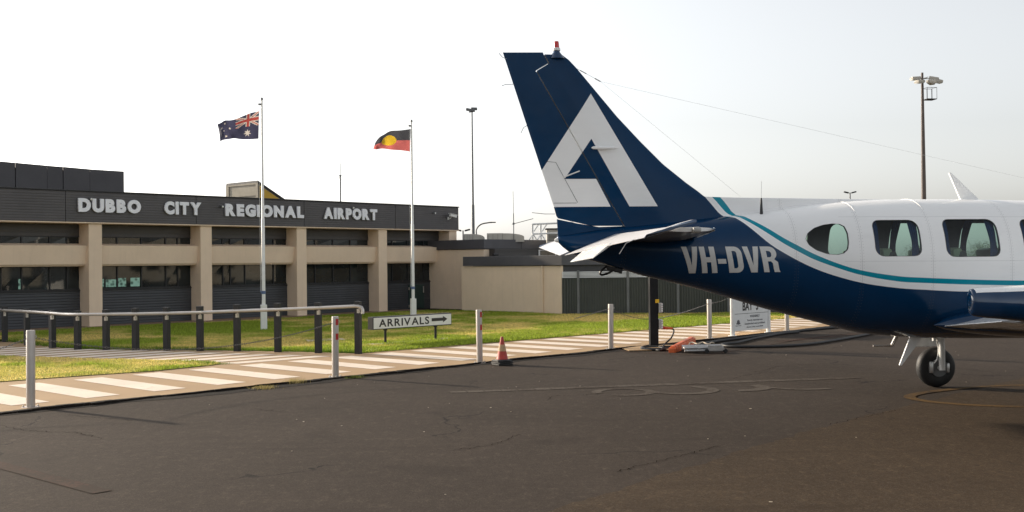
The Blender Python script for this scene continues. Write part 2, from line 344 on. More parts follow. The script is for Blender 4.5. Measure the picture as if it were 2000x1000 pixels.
def inside(P, X, Y):
    r = np.zeros(len(X), bool); n = len(P)
    for i in range(n):
        x1, y1 = P[i]; x2, y2 = P[(i+1)%n]
        if y1 == y2: continue
        c = ((y1 > Y) != (y2 > Y)) & (X < (x2-x1)*(Y-y1)/(y2-y1)+x1); r ^= c
    return r
def vnoise(X, Y, s, seed):
    r = np.random.default_rng(seed); g = r.random((64,64)); x = (X/s) % 64; y = (Y/s) % 64; i = x.astype(int); j = y.astype(int); fx = x-i; fy = y-j
    fx = fx*fx*(3-2*fx); fy = fy*fy*(3-2*fy); i2 = (i+1)%64; j2 = (j+1)%64
    return g[i,j]*(1-fx)*(1-fy)+g[i2,j]*fx*(1-fy)+g[i,j2]*(1-fx)*fy+g[i2,j2]*fx*fy
def grass(name, P, N, hmin, hmax, dens_near=None):
    P = np.array(P); lo, hi = P.min(0), P.max(0); lo = np.maximum(lo, (-18, 12)); hi = np.minimum(hi, (16, 42))
    X = rng.uniform(lo[0], hi[0], N*4); Y = rng.uniform(lo[1], hi[1], N*4)
    keep = inside([tuple(p) for p in P], X, Y) & (rng.random(N*4) < np.clip((24/np.maximum(Y, 1))**2, .08, 1)); X, Y = X[keep][:N], Y[keep][:N]; n = len(X)
    pn = .5*vnoise(X, Y, 2.6, 1)+.3*vnoise(X, Y, .9, 2)+.2*vnoise(X, Y, .3, 3)
    # dry band through the middle of the main lawn
    rot = X*math.sin(PA)-Y*math.cos(PA)
    band = np.exp(-((rot+19.5+X*.0)/1.9)**2)*.0
    dry = np.clip((pn-(.46 if P.shape[0]>20 else .44))*4.5+np.where(P.shape[0]>20, 1.1*np.exp(-((rot+20.2)/1.5)**2)-.25, 0), 0, 1)[:,None]
    g = np.array([.29,.37,.045])*rng.uniform(.6,1.35,(n,1)); d = np.array([.78,.62,.22])*rng.uniform(.6,1.25,(n,1))
    C = g*(1-dry)+d*dry
    h = rng.uniform(hmin, hmax, n)*(.55+.7*(1-dry[:,0])); a = rng.uniform(0, 6.283, n); wd = rng.uniform(.004, .010, n)*np.clip(Y/15, 1, 2.2); lean = rng.uniform(0, .9, n)*h; la = rng.uniform(0, 6.283, n)
    V = np.zeros((n,3,3)); dx, dy = np.cos(a)*wd, np.sin(a)*wd
    V[:,0] = np.stack([X-dx, Y-dy, np.full(n, .012)], 1); V[:,1] = np.stack([X+dx, Y+dy, np.full(n, .012)], 1)
    V[:,2] = np.stack([X+np.cos(la)*lean, Y+np.sin(la)*lean, .014+h], 1)
    me = bpy.data.meshes.new(name); me.vertices.add(3*n); me.vertices.foreach_set('co', V.ravel()); me.loops.add(3*n); me.loops.foreach_set('vertex_index', np.arange(3*n, dtype=np.int32))
    me.polygons.add(n); me.polygons.foreach_set('loop_start', np.arange(0, 3*n, 3, dtype=np.int32)); me.update(); me.validate()
    ca = me.attributes.new('tone', 'FLOAT_COLOR', 'POINT'); CC = np.ones((n,3,4)); CC[:,:,:3] = C[:,None,:]; ca.data.foreach_set('color', CC.ravel()); me.materials.append(M['blade'])
    o = bpy.data.objects.new(name, me); col.objects.link(o); return o
gr = grass('lawn_grass', MAIN, 330000, .02, .055); tag(gr, 'green and straw coloured grass of the main lawn before the terminal', 'grass', kind='stuff')
gr = grass('lawn_grass', ISL, 90000, .02, .05); tag(gr, 'patchy sunlit grass of the small wedge between the two paths', 'grass', kind='stuff')
# tufts along kerb and lawn edges
def tufts(name, pts, label, group=None, tone=(.30,.24,.08), h=.10, n=90, sp=.09):
    V = []; F = []; Cc = []
    for p in pts:
        for _ in range(n):
            x = p.x+random.gauss(0, sp*.5); y = p.y+random.gauss(0, sp*.5); a = random.uniform(0, 6.28); l = random.uniform(.2,.9)*h; hh = random.uniform(.4,1)*h; la = random.uniform(0,6.28); o = len(V)
            V += [(x-.003*math.cos(a), y-.003*math.sin(a), 0), (x+.003*math.cos(a), y+.003*math.sin(a), 0), (x+l*math.cos(la), y+l*math.sin(la), hh)]; F.append((o,o+1,o+2)); k = random.uniform(.6,1.3); Cc += [(tone[0]*k, tone[1]*k, tone[2]*k, 1)]*3
    me = bpy.data.meshes.new(name); me.from_pydata(V, [], F); ca = me.attributes.new('tone', 'FLOAT_COLOR', 'POINT'); ca.data.foreach_set('color', np.array(Cc).ravel()); me.materials.append(M['blade'])
    o = bpy.data.objects.new(name, me); col.objects.link(o); return o
for i, (x, y, lab, tn, hh) in enumerate([(577,748,'straw coloured weed tuft on the kerb left of the second bollard',(.33,.27,.1),.09),(513,759,'small pale weed tuft on the kerb, leftmost of the kerb weeds',(.33,.27,.1),.06),(692,738,'low green weed at the foot of the red patched bollard on the kerb',(.13,.17,.03),.05)]):
    tag(tufts('weed_tuft', [G(x, y)], lab, None, tn, hh, 260, .16), lab, 'weed')
tag(tufts('edge_grass', [p+Vector((random.uniform(-.1,.1), random.uniform(.0,.12), 0)) for i in range(11) for k in range(14) for p in [back[i].lerp(back[i+1], k/14)]], '', None, (.10,.20,.015), .10, 60, .16), 'longer green grass growing along the line of hand rail posts', 'grass', kind='stuff')
tag(tufts('edge_grass', [island[0].lerp(island[1], .5)+Vector((random.uniform(-.45,.1), random.uniform(-.2,.3), 0)) for k in range(10)], '', None, (.11,.22,.015), .08, 60, .14), 'long green grass at the pointed tip of the wedge lawn', 'grass', kind='stuff')
# ------------------------------------------------------------------ terminal building
def corr_mat(name, base, pitch, axis=2, depth=.6, rough=.5, metal=.1, sharpw=.25):
    t = NT(name); co = t.coord('Object'); sx = t.n('ShaderNodeSeparateXYZ'); t.l(co, sx.inputs[0]); v = sx.outputs[axis]
    ph = t.math('FRACT', t.math('MULTIPLY', v, 1/pitch)); tri = t.math('ABSOLUTE', t.math('SUBTRACT', ph, .5)); h = t.rng(tri, .5-sharpw, .5, 0, 1)
    nz = t.noise(co, 1.5, 5, .6); c = t.ramp(nz, [(.3, tuple(x*.88 for x in base)), (.7, tuple(x*1.12 for x in base))]); c = t.mix(t.math('MULTIPLY', h, .25), c, tuple(x*.5 for x in base))
    t.l(c, t.b.inputs['Base Color']); t.b.inputs['Roughness'].default_value = rough; t.b.inputs['Metallic'].default_value = metal; t.bump(t.math('MULTIPLY', h, -1), depth, .02); return t.m
M['fascia'] = corr_mat('fascia_cladding', (.082,.077,.080), .075, 2, .22)
M['smooth_fascia'] = mat('smooth_fascia', (.075,.075,.085), .5, var=.12, scale=1.5, dirt=.2)
M['wall_clad'] = corr_mat('lower_cladding', (.050,.054,.062), .08, 2, .5)
M['upper_clad'] = corr_mat('upper_band', (.058,.054,.052), .3, 2, .2)
M['block_clad'] = corr_mat('roof_panel', (.062,.060,.066), 50, 2, .1)
M['fence_sheet'] = corr_mat('fence_sheeting', (.075,.082,.075), .085, 0, .9, .5, .1)
def glass_dark():
    t = NT('tinted_window'); co = t.coord('Object'); nz = t.noise(co, 1.2, 3); c = t.ramp(nz, [(.35, (.006,.009,.010)), (.65, (.022,.03,.032))])
    t.l(c, t.b.inputs['Base Color']); t.b.inputs['Roughness'].default_value = .03; t.b.inputs['Specular IOR Level'].default_value = .5
    nb = t.noise(co, .9, 2); t.bump(nb, .03, .02); return t.m
M['win'] = glass_dark()
T = empty('terminal_building', P0, PA); tag(T, 'low dark clad airport terminal with beige columns and raised name letters', 'building')
COLX = [-10.85, -7.25, -3.64, 0, 3.58, 7.12]
XL, XR = -15.2, 7.58
core = MB(); core.span((XL, .66, 0), (XR-.05, 14, 2.98)); core.build('core_wall', M['dark_clad'], T)
def joint_strip(mb, x, z0, z1, y): mb.span((x-.012, y-.012, z0), (x+.012, y, z1))
fa = MB(); js = [XL, -11.9, -7.95, -3.82, .27, 4.34, XR]
for a, b in zip(js, js[1:]): fa.span((a+.008, -.06, 3.0), (b-.008, .2, 3.86), .006)
fa.span((XL, -.03, 3.03), (XR-.01, 12.5, 3.84)); fa.build('fascia', M['fascia'], T)
cp_ = MB(); cp_.span((XL, -.085, 3.865), (XR+.025, .25, 3.905), .008); cp_.span((XR-.2, .25, 3.865), (XR+.025, 12.5, 3.905)); cp_.build('coping', M['charcoal'], T)
so = MB(); so.span((XL, -.075, 2.965), (XR+.01, .66, 2.997), .004); so.build('soffit', M['render_beige'], T)
for x in COLX:
    c = MB(); c.span((x, 0, 0), (x+.40, .70, 2.965), .012); c.build('column', M['render_beige'], T)
for i, x in enumerate(COLX[:-1]):
    x0, x1 = x+.40, COLX[i+1]
    b = MB(); b.prism([(.12,2.33),(.60,2.40),(.66,2.40),(.66,1.74),(.26,1.74),(.20,1.80)], (x0, 0, 0), (0,1,0), (0,0,1), (x1-x0, 0, 0)); b.build('beam', M['render_beige'], T)
MUL = {0:[-10.2,-9.7,-8.95],1:[-9.48,-8.91,-8.12,-7.62],2:[-6.54,-6.09,-5.31,-4.5,-4.09],3:[-2.82,-2.2,-1.65,-.53],4:[.5,1.19,1.97,2.75],5:[4.3,4.73,5.5,6.31]}
BAYS = [(-14.45,-10.85),(-10.45,-7.25),(-6.85,-3.64),(-3.24,0),(.40,3.58),(3.98,7.12)]
MULS = [[-13.5,-12.7,-11.9,-11.2],[-9.48,-8.91,-8.12,-7.62],[-6.09,-5.31,-4.5,-4.09],[-2.48,-2.2,-1.65,-.53],[1.19,1.97,2.75],[4.73,5.5,6.31]]
GY = .60
for (x0, x1), mu in zip(BAYS, MULS):
    for z0, z1, nm in ((1.06,1.74,'window'),(2.36,2.60,'window')):
        fr_ = MB(); fr_.span((x0, GY-.03, z0), (x1, GY+.05, z0+.035)); fr_.span((x0, GY-.03, z1-.02), (x1, GY+.05, z1+.005))
        for xm in mu: fr_.span((xm-.017, GY-.027, z0+.035), (xm+.017, GY+.047, z1-.02))
        f_ = fr_.build(nm, M['charcoal'], T)
        p = MB(); xs = [x0]+mu+[x1]
        for a, b in zip(xs, xs[1:]):
            tl = random.uniform(-.004, .004); p.add([(a+.004, GY+.006+tl, z0+.01), (b-.004, GY+.006-tl, z0+.01), (b-.004, GY+.006-tl*.5, z1), (a+.004, GY+.006+tl*.5, z1)], [(0,1,2,3)])
        p.build('pane', M['win'], f_, fix=False)
    lo = MB(); lo.span((x0, .56, .0), (x1, .655, 1.02)); lo.build('lower_panel', M['wall_clad'], T)
    si = MB(); si.span((x0, .53, 1.022), (x1, .655, 1.056), .004); si.build('window_sill', M['charcoal'], T)
    ub = MB(); ub.span((x0, .58, 2.607), (x1, .655, 2.963)); ub.build('upper_panel', M['upper_clad'], T)
d = MB(); d.span((5.50,.535,.03), (6.28,.558,.93), .004); d = d.build('door', mat('dark_green_door', (.018,.045,.042), .35), T)
h = MB(); h.tube([(6.22,.51,.62),(6.22,.51,.86)], .022, 8); h.tube([(6.22,.51,.66),(6.22,.535,.66)], .01, 6); h.tube([(6.22,.51,.82),(6.22,.535,.82)], .01, 6); h.build('handle', M['galv'], d)
for z in (.12, .78):
    h = MB(); h.box((5.50,.53,z), (.05,.02,.1)); h.build('hinge', M['galv'], d)
# glowing panels on the tinted glass stand in for the greenish view through it
def lit(): 
    t = NT('view_through_glow'); co = t.coord('Object'); v = t.n('ShaderNodeTexVoronoi'); v.inputs['Scale'].default_value = 9; t.l(co, v.inputs['Vector']); c = t.ramp(v.outputs['Distance'], [(.25,(.03,.07,.06)),(.6,(.20,.36,.30))])
    t.l(c, t.b.inputs['Base Color']); t.b.inputs['Roughness'].default_value = .1; t.l(c, t.b.inputs['Emission Color']); t.b.inputs['Emission Strength'].default_value = .18; return t.m
ML = lit()
for (a, b, z0, z1) in ((-6.83,-6.5,1.12,1.36),(-6.44,-6.12,1.12,1.34),(-6.05,-5.8,1.12,1.38),(-5.66,-5.36,1.12,1.38),(-9.95,-9.7,1.12,1.5),(-9.0,-8.94,1.12,1.4)):
    l = MB(); l.box(((a+b)/2, GY+.001, (z0+z1)/2), (b-a, .004, z1-z0)); l.build('glow_panel', ML, T)
# raised letters
def text_mesh(body, size, extr, offset, xs=1.0, bevel=0, res=4, space=1.0):
    c = bpy.data.curves.new('t', 'FONT'); c.body = body; c.size = size; c.extrude = extr; c.offset = offset; c.bevel_depth = bevel; c.resolution_u = res; c.space_character = space
    o = bpy.data.objects.new('t', c); col.objects.link(o); dg = bpy.context.evaluated_depsgraph_get(); me = bpy.data.meshes.new_from_object(o.evaluated_get(dg)); bpy.data.objects.remove(o); bpy.data.curves.remove(c)
    me.transform(Matrix.Scale(xs, 4, (1,0,0))); return me
def extent(me):
    a = np.zeros(len(me.vertices)*3); me.vertices.foreach_get('co', a); a = a.reshape(-1,3); return a.min(0), a.max(0)
def letters_word(word, x0, x1, z0, z1, y, name, mat_, parent, depth=.05, bold=.068):
    # lay the word out to fill x0..x1 exactly, one mesh per letter
    mes = []; tot = 0
    for ch in word:
        me = text_mesh(ch, 1, .001, bold); lo, hi = extent(me); mes.append((me, lo, hi)); tot += hi[0]-lo[0]
    caps = max(hi[1]-lo[1] for _, lo, hi in mes if True); ref = text_mesh('H', 1, .001, bold); rl, rh = extent(ref); H = rh[1]-rl[1]
    gap = .10; k = (x1-x0)/(tot+gap*(len(word)-1)); x = x0
    for me, lo, hi in mes:
        sy = (z1-z0)/H; wd = (hi[0]-lo[0])*k
        for v in me.vertices:
            cx = (v.co.x-lo[0])*k + x; cz = (v.co.y-rl[1])*sy + z0; v.co = (cx, y-depth if v.co.z > 0 else y, cz)
        me.materials.append(mat_); me.name = name; o = bpy.data.objects.new(name, me); col.objects.link(o); o.parent = parent; x += wd+gap*k
for wd, a, b in (('DUBBO',-7.61,-5.70),('CITY',-4.93,-3.68),('REGIONAL',-2.82,.21),('AIRPORT',1.05,3.42)):
    letters_word(wd, a, b, 3.285, 3.675, -.085, 'sign_letter', M['letter'], T)
# upper roof block at the left
rb = MB(); xs = [-14,-11.2,-8.6,-8.04,-7.08,-6.58,-5.72,-4.56]; zt = [4.93,4.9,4.885,4.865,4.835,4.825,4.80,4.795]
for i in range(len(xs)-1):
    a, b = xs[i]+.008, xs[i+1]-.008; off = .02 if i % 2 else 0
    rb.prism([(a,3.9),(b,3.9),(b,zt[i+1]),(a,zt[i])], (0,3-off,0), (1,0,0), (0,0,1), (0,.1,0))
rb.span((-14,3.08,3.9), (-4.57,9,4.74)); rb.build('roof_block', M['block_clad'], T)
# stair tower: grey left side, yellow front under a sloping roof edge
y_ = MB(); y_.prism([(2.60,3.8),(2.60,4.93),(3.84,4.27),(3.84,3.8)], (0,6.03,0), (1,0,0), (0,0,1), (0,2.1,0)); y_.build('roof_tower', M['brown'], T)
y_ = MB(); y_.prism([(2.66,3.8),(2.66,4.84),(3.80,4.24),(3.80,3.8)], (0,6.0,0), (1,0,0), (0,0,1), (0,.025,0)); y_.build('yellow_front', M['yellow'], T)
y_ = MB(); y_.span((2.57,5.98,4.88),(2.598,8.2,4.97), .004); y_.span((2.57,5.98,3.85),(2.598,6.12,4.878)); y_.span((2.57,8.0,3.85),(2.598,8.2,4.878)); y_.span((2.575,6.13,4.45),(2.598,7.99,4.50)); y_.build('tower_trim', M['brown'], T)
y_ = MB(); y_.prism([(2.57,5.03),(2.57,4.945),(3.92,4.22),(4.0,4.26)], (0,5.97,0), (1,0,0), (0,0,1), (0,2.2,0)); y_.build('sloping_roof_edge', M['charcoal'], T)
# ------------------------------------------------------------------ annex
AX = empty('annex_building', BL(6.6,-2.34), PA); tag(AX, 'single storey beige annex with charcoal fascias joined to the right of the terminal', 'building')
def A(x, y, z): return (x-6.6, y+2.34, z)
w_ = MB(); w_.span(A(6.62,-2.32,0), A(12,2,2.22), .006); w_.build('wall', M['render_beige'], AX)
w_ = MB(); w_.span(A(6.56,-2.38,2.24), A(20,2.0,2.585), .006); w_.build('upper_fascia', M['smooth_fascia'], AX)
for xx in (8.6,10.6,12.6): w_ = MB(); w_.span(A(xx-.01,-2.386,2.24), A(xx+.01,-2.38,2.585)); w_.build('joint', M['charcoal'], AX)
w_ = MB(); w_.span(A(5.47,-6.96,0), A(5.56,-2.30,1.60), .008); w_.build('front_wall', M['render_beige'], AX)
w_ = MB(); w_.span(A(5.40,-7.04,1.615), A(17,-2.45,1.945), .006); w_.build('lower_fascia', M['smooth_fascia'], AX)
w_ = MB(); w_.span(A(6.9,-2.6,1.95), A(16,-2.3,2.23)); w_.build('clerestory', M['upper_clad'], AX)
w_ = MB(); w_.span(A(5.562,-6.93,0), A(16.8,-2.8,1.61)); w_.build('rear_wall', M['dark_clad'], AX)
w_ = MB(); w_.span(A(9.3,-2.66,1.96), A(10.3,-2.62,2.2)); w_ = w_.build('window', M['white_paint'], AX); p = MB(); p.span(A(9.36,-2.675,1.99), A(10.24,-2.663,2.17)); p.build('pane', M['win'], w_)
w_ = MB(); w_.tube([A(5.44,-6.15,.02), A(5.44,-6.15,1.6)], .03, 10); w_.build('downpipe', M['render_beige'], AX, True)
w_ = MB(); w_.tube([A(6.65,-2.75,2.02), A(6.9,-2.75,2.02)], .05, 10); w_.build('pipe_stub', M['charcoal'], AX, True)
# roof plant on the annex
def roofbox(name, px0, px1, ytop, Y, label, kind='duct'):
    a = at(px0, 468, Y); b = at(px1, 468, Y); ang = R(4); z = at(px0, ytop, Y).z; L = (b-a).length; z0 = 2.5
    e = empty(name, (a.x, a.y, z0), math.atan2(b.y-a.y, b.x-a.x)); tag(e, label, 'air conditioner', 'air conditioning plant on the annex roof')
    m_ = MB(); h_ = z-z0; q = MB(); q.span((0,0,0), (L*.45,.7,h_), .02); q.build('casing', M['ac_grey'], e)
    pr = [(L*.45,0)] + [(L*.45+L*.55*math.sin(t), h_*.55+h_*.43*math.cos(t)) for t in np.linspace(0, math.pi/2, 8)] + [(L,0)]
    q = MB(); q.prism(pr, (0,.05,0), (1,0,0), (0,0,1), (0,.6,0)); q.build('duct', M['ac_grey'], e, True, 30)
    
    for k in range(4): q = MB(); q.span((L*.03+k*L*.13,-.012,.05), (L*.035+k*L*.13,-.0,h_-.04)); q.build('panel_seam', M['charcoal'], e)
roofbox('air_conditioner', 906, 946, 457, 41.5, 'smaller grey roof duct unit behind the terminal corner, left of the antenna')
roofbox('air_conditioner', 951, 1024, 455.5, 41.0, 'longer grey roof duct unit beneath the roof antenna')
e = empty('ventilation_box', at(1068,470,41.5)); tag(e, 'boxy dark louvred plant unit behind the white roof rail', 'ventilation unit')
q = MB(); q.span((0,0,-.2), (.9,.6,.42), .01); q.build('casing', M['ac_grey'], e); q = MB(); [q.span((.06,-.02,.0+k*.05), (.84,0,.02+k*.05)) for k in range(7)]; q.build('louvre', M['charcoal'], e); q = MB(); q.span((-.05,-.05,.421),(.95,.65,.47), .01); q.build('lid', M['charcoal'], e)
# white rail frame
e = empty('roof_rail', (0,0,0)); tag(e, 'white tubular guard rail frame on the annex roof beside the tail fin', 'railing'); Y = 40.5
q = MB(); A1, B1, A2, B2 = at(1040,438,Y), at(1120,434.5,Y), at(1040,457,Y), at(1120,454,Y)
q.tube([A1,B1], .035, 8); q.tube([A2,B2], .03, 8); q.build('top_rail', M['white_paint'], e, True)
for x in (1040,1056,1091):
    q = MB(); q.tube([at(x,438,Y), at(x+.3,468,Y)], .035, 8); q.tube([at(x+2,456,Y), at(x-6,468,Y-.3)], .022, 6); q.tube([at(x+12,438,Y), at(x+3,452,Y)], .022, 6); q.tube([at(x+2,458,Y), at(x+8,468,Y)], .022, 6); q.build('post', M['white_paint'], e, True)
# antennas
e = empty('antenna', BL(6.66,6,3.9)); tag(e, 'tall thin guyed antenna mast on the terminal roof between the flagpoles', 'antenna')
g0 = BL(6.66,6,3.9); q = MB(); q.tube([(0,0,0),(0,0,1.5)], .03, 8); q.tube([(0,0,1.5),(0,0,2.05)], .013, 6); q.box((0,0,1.53), (.09,.09,.05)); q.build('mast', M['grey_metal'], e, True)
for dx, dy in ((-.42,-.42),(.42,.42),(.2,-.35),(-.3,.2)): q = MB(); q.tube([(0,0,1.5),(dx,dy,1.12)], .006, 5); q.build('radial', M['grey_metal'], e)
q = MB(); q.tube([(0,0,.38),(.30,.33,.0)], .008, 5); q.build('stay', M['grey_metal'], e)
e = empty('antenna', at(1003.5,466,41)); tag(e, 'thin whip antenna with a tilted side boom on the annex roof', 'antenna')
q = MB(); q.tube([(0,0,-.3),(.0,0,.95)], .018, 6); q.tube([(0,0,.95),(-.01,0,1.78)], .010, 6); q.build('mast', M['grey_metal'], e, True)
q = MB(); q.tube([(-.06,0,.54),(.74,-.1,.74)], .013, 6); q.box((0,0,.56), (.07,.07,.07)); q.build('boom', M['grey_metal'], e, True)
# security camera and small flood lamp on the fascia
e = empty('security_camera', BL(7.0,-.06,3.5), PA); tag(e, 'white bullet security camera at the right end of the dark fascia', 'camera')
q = MB(); q.box((0,-.02,-.06), (.07,.04,.1), None, .005); q.tube([(0,-.03,-.05),(.02,-.12,-.07),(.04,-.16,.0)], .016, 8); q.build('bracket', M['white_paint'], e, True)
q = MB(); q.box((.08,-.2,.03), (.34,.1,.1), Matrix.Rotation(R(8),3,'Y'), .02); q.box((.09,-.2,.09), (.42,.13,.015), Matrix.Rotation(R(8),3,'Y'), .004); q.build('housing', M['white_paint'], e, True)
q = MB(); q.lathe([(.0,0),(.035,0),(.035,.01)], 14, (.25,-.2,.0), (1,0,-.14)); q.build('lens', M['black'], e)
for x, z, lab in ((6.23,3.64,'small round lamp on the blank fascia left of the security camera'),(-2.95,3.60,'small round lamp on the fascia before the word REGIONAL'),(-7.25,3.68,'small round lamp behind the first letter D on the fascia'),(2.30,3.72,'small round lamp above the letter P of AIRPORT')):
    e = empty('fascia_lamp', BL(x,-.06,z), PA); tag(e, lab, 'lamp', 'small lamps on the fascia'); q = MB(); q.lathe([(.025,0),(.025,.09),(.04,.1),(.04,.13)], 12, (0,0,0), (0,-1,-.25)); q.build('lamp_body', M['grey_metal'], e, True)
    q = MB(); q.lathe([(0,.131),(.034,.131),(.0,.145)], 12, (0,0,0), (0,-1,-.25)); q.build('lens', M['white_paint'], e, True)
# ------------------------------------------------------------------ fence with louvred top
f0, f1 = G(1096,614), G(1760,610); fd = (f1-f0).normalized(); fang = math.atan2(fd.y, fd.x); FE = empty('louvred_fence', f0, fang); tag(FE, 'tall dark ribbed steel fence with pale louvres along its top behind the lawn', 'fence')
FL = (f1-f0).length; posts = [.57+1.62*k for k in range(8)]
q = MB(); q.tube([(0,0,0),(FL,0,0)], .001, 3) if False else None
xs = [0]+posts+[FL]
for a, b in zip(xs, xs[1:]):
    q = MB(); n = int((b-a-.08)/.085); w0 = (b-a-.08)/max(n,1)
    for k in range(n):
        x = a+.04+k*w0; q.add([(x,0,.03),(x+w0*.55,0,.03),(x+w0*.7,-.022,.03),(x+w0*.95,-.022,.03),(x+w0,0,.03),(x,0,1.17),(x+w0*.55,0,1.17),(x+w0*.7,-.022,1.17),(x+w0*.95,-.022,1.17),(x+w0,0,1.17)], [(0,1,6,5),(1,2,7,6),(2,3,8,7),(3,4,9,8)])
    q.build('panel', M['fence_sheet'], FE, fix=False)
    q = MB()
    for k in range(5): q.box(((a+b)/2, 0, 1.215+k*.042), (b-a-.08,.027,.006), Matrix.Rotation(R(62),3,'X'))
    q.build('louvre', M['white_paint'], FE)
    q = MB(); q.span((a+.04,-.03,1.172),(b-.04,.03,1.196)); q.span((a+.04,-.03,.005),(b-.04,.02,.03)); q.build('rail', M['fence_sheet'], FE)
for x in posts:
    q = MB(); q.span((x-.04,-.05,0),(x+.04,.05,1.44), .006); q.build('post', M['grey_metal'], FE)
# ------------------------------------------------------------------ hand rail
HR = empty('handrail', POSTS[6][0]); tag(HR, 'long steel handrail on square black posts along the curved path edge', 'handrail'); o0 = POSTS[6][0]
rail_px = [(-60,603),(9.6,606.2),(53,608.5),(102.6,611.8),(125,613.8),(152,614.1),(207.6,614.0),(265,613.2),(326,612),(391,610.3),(463.5,607.5),(543,604.6),(622,601.5),(690,598.3)]
toward = Vector((.35,-1,0)).normalized()
rp_ = []
allp = [(Vector((-13.2,27.2,0)), 1.0, -60)] + POSTS
def ground_on_line(px):
    P = [(p[2], p[0]) for p in allp]
    for (xa, pa), (xb, pb) in zip(P, P[1:]):
        if px <= xb: t = (px-xa)/(xb-xa); return pa.lerp(pb, t)
    return P[-1][1]
for x, y in rail_px:
    g = ground_on_line(x); q0 = g+toward*.11; rp_.append(Vector((q0.x, q0.y, Zat(x, y, q0))))
last = POSTS[-1][0]; ed = (POSTS[-1][0]-POSTS[-2][0]); ed.z = 0; ed.normalize()
zl = rp_[-1].z; endp = last+toward*.11
tail = [Vector((*(endp+ed*-.02).xy, zl)), Vector((*(endp+ed*.05).xy, zl-.02)), Vector((*(endp+ed*.075).xy, zl-.07)), Vector((*(endp+ed*.075).xy, zl-.14))]
q = MB(); q.tube([p-o0 for p in crom(rp_, 3)[:-1]+[rp_[-1]]+tail], .032, 12); q.build('rail', M['galv'], HR, True)
for i, (g, zt_, x) in enumerate(POSTS):
    q = MB(); d0 = ed if i > 3 else (POSTS[min(i+1,11)][0]-POSTS[i][0]).normalized(); rot = Matrix.Rotation(math.atan2(d0.y, d0.x), 3, 'Z')
    q.box(g-o0+Vector((0,0,zt_/2)), (.11,.11,zt_), rot, .006); po = q.build('post', M['charcoal'], HR)
    q = MB(); rz = min(rp_, key=lambda p: (p.xy-g.xy).length).z; a = g-o0+toward*.055; a.z = rz-.09; b = g-o0+toward*.11; 
    q.tube([a, Vector((b.x,b.y,rz-.08)), Vector((b.x,b.y,rz-.03))], .014, 8); q.box(a+Vector((0,0,0)), (.05,.05,.08), rot); q.build('bracket', M['galv'], po, True)
# ------------------------------------------------------------------ bollards
BO = empty('bollard', G(60,796)); q = MB(); q.lathe([(.052,.012),(.052,.905),(.048,.92),(0,.92)], 28); q.build('post', M['bollard_steel'], BO, True)
q = MB(); q.lathe([(.105,0),(.105,.010),(.10,.012),(.05,.012)], 28); q.build('base_plate', M['bollard_steel'], BO, True)
for k in range(4):
    q = MB(); q.lathe([(.011,.012),(.011,.03),(.006,.034),(0,.034)], 6, (.082*math.cos(k*1.57+.4), .082*math.sin(k*1.57+.4), 0)); q.build('bolt', M['galv'], BO)
q = MB(); q.tube([Vector((.052+.018*math.cos(t), 0, .84+.018*math.sin(t))) for t in np.linspace(0, 6.0, 10)], .005, 6); q.build('chain_eye', M['galv'], BO, True)
BP = [(60,796,645),(655,737,618),(937,709,605),(1193,682,594),(1386,661,585),(1537,646,573)]
BLAB = ['plain steel bollard nearest the camera on the left kerb','steel bollard with red patches standing at the handrail end','steel bollard with red patches beside the traffic cone','plain steel bollard between the traffic cone and the black power post','plain steel bollard between the power post and the white bay sign','plain steel bollard right of the white bay sign, under the fuselage']
bol = []
for i, (x, y, t) in enumerate(BP):
    o = BO if i == 0 else copy_tree(BO); g = G(x, y); o.location = g; s = Zat(x, t, g)/.92
    if i == 5: s = .92
    o.scale = (1,1,s); o.rotation_euler = (R(random.uniform(-.5,.5)), R(random.uniform(-.5,.5)), random.uniform(-.05,.05)); bol.append((g, s*.92)); tag(o, BLAB[i], 'bollard', 'steel bollards along the apron edge')
    if i in (1, 2):
        for z in (.62, .84):
            q = MB(); n = 8; angs = [R(-70+i_*8) for i_ in range(n)]; r_ = .0535
            q.add([Vector((r_*math.cos(t_), r_*math.sin(t_), zz)) for zz in (z-.05, z+.045) for t_ in angs], [(k, k+1, n+k+1, n+k) for k in range(n-1)])
            q.build('reflector', M['red'], o, True, fix=False)
# chains between bollards
def chain(name, a, b, sag, label):
    e = empty(name, a); tag(e, label, 'chain', 'chains hung between the bollards'); n = int((b-a).length/.036); P = []
    for i in range(n+1):
        t = i/n; p = a.lerp(b, t)-a; p.z -= sag*4*t*(1-t); P.append(p)
    q = MB()
    for i in range(n):
        c = (P[i]+P[i+1])/2; d_ = (P[i+1]-P[i]).normalized(); x, y = frame_axes(d_); s = x if i % 2 else y; hl = .027; hw_ = .0095
        q.tube([c + d_*hl*math.copysign(abs(math.cos(t))**.7, math.cos(t)) + s*hw_*math.sin(t) for t in np.linspace(0, 2*math.pi, 9)[:-1]], .0030, 4, closed=True)
    q.build('links', M['chain'], e, True)
E_ = lambda i, dz=.085: bol[i][0]+Vector((0,0,bol[i][1]-dz))
chain('chain', E_(0), E_(1), .27, 'steel chain sagging between the nearest bollard and the handrail end bollard')
chain('chain', G(-520,857)+Vector((0,0,.83)), E_(0), .27, 'steel chain running out of view left of the nearest bollard')
PWR = G(1277,679.5)
chain('chain', G(1000,703)*0+E_(3)+(E_(2)-E_(3))*.30-Vector((0,0,.16)), E_(3), .0, 'short chain end hanging down to the left of the plain bollard beside the power post')
chain('chain', E_(3), PWR+Vector((0,0,.56))+Vector((0,.12,0)), .06, 'steel chain hung from the plain bollard towards the power post')
chain('chain', PWR+Vector((.05,.12,.56)), E_(4), .03, 'steel chain rising from the power post to the bollard by the bay sign')
chain('chain', E_(4), G(1431,657)+Vector((0,0,.9)), .03, 'short steel chain between the bollard and the bay sign post')
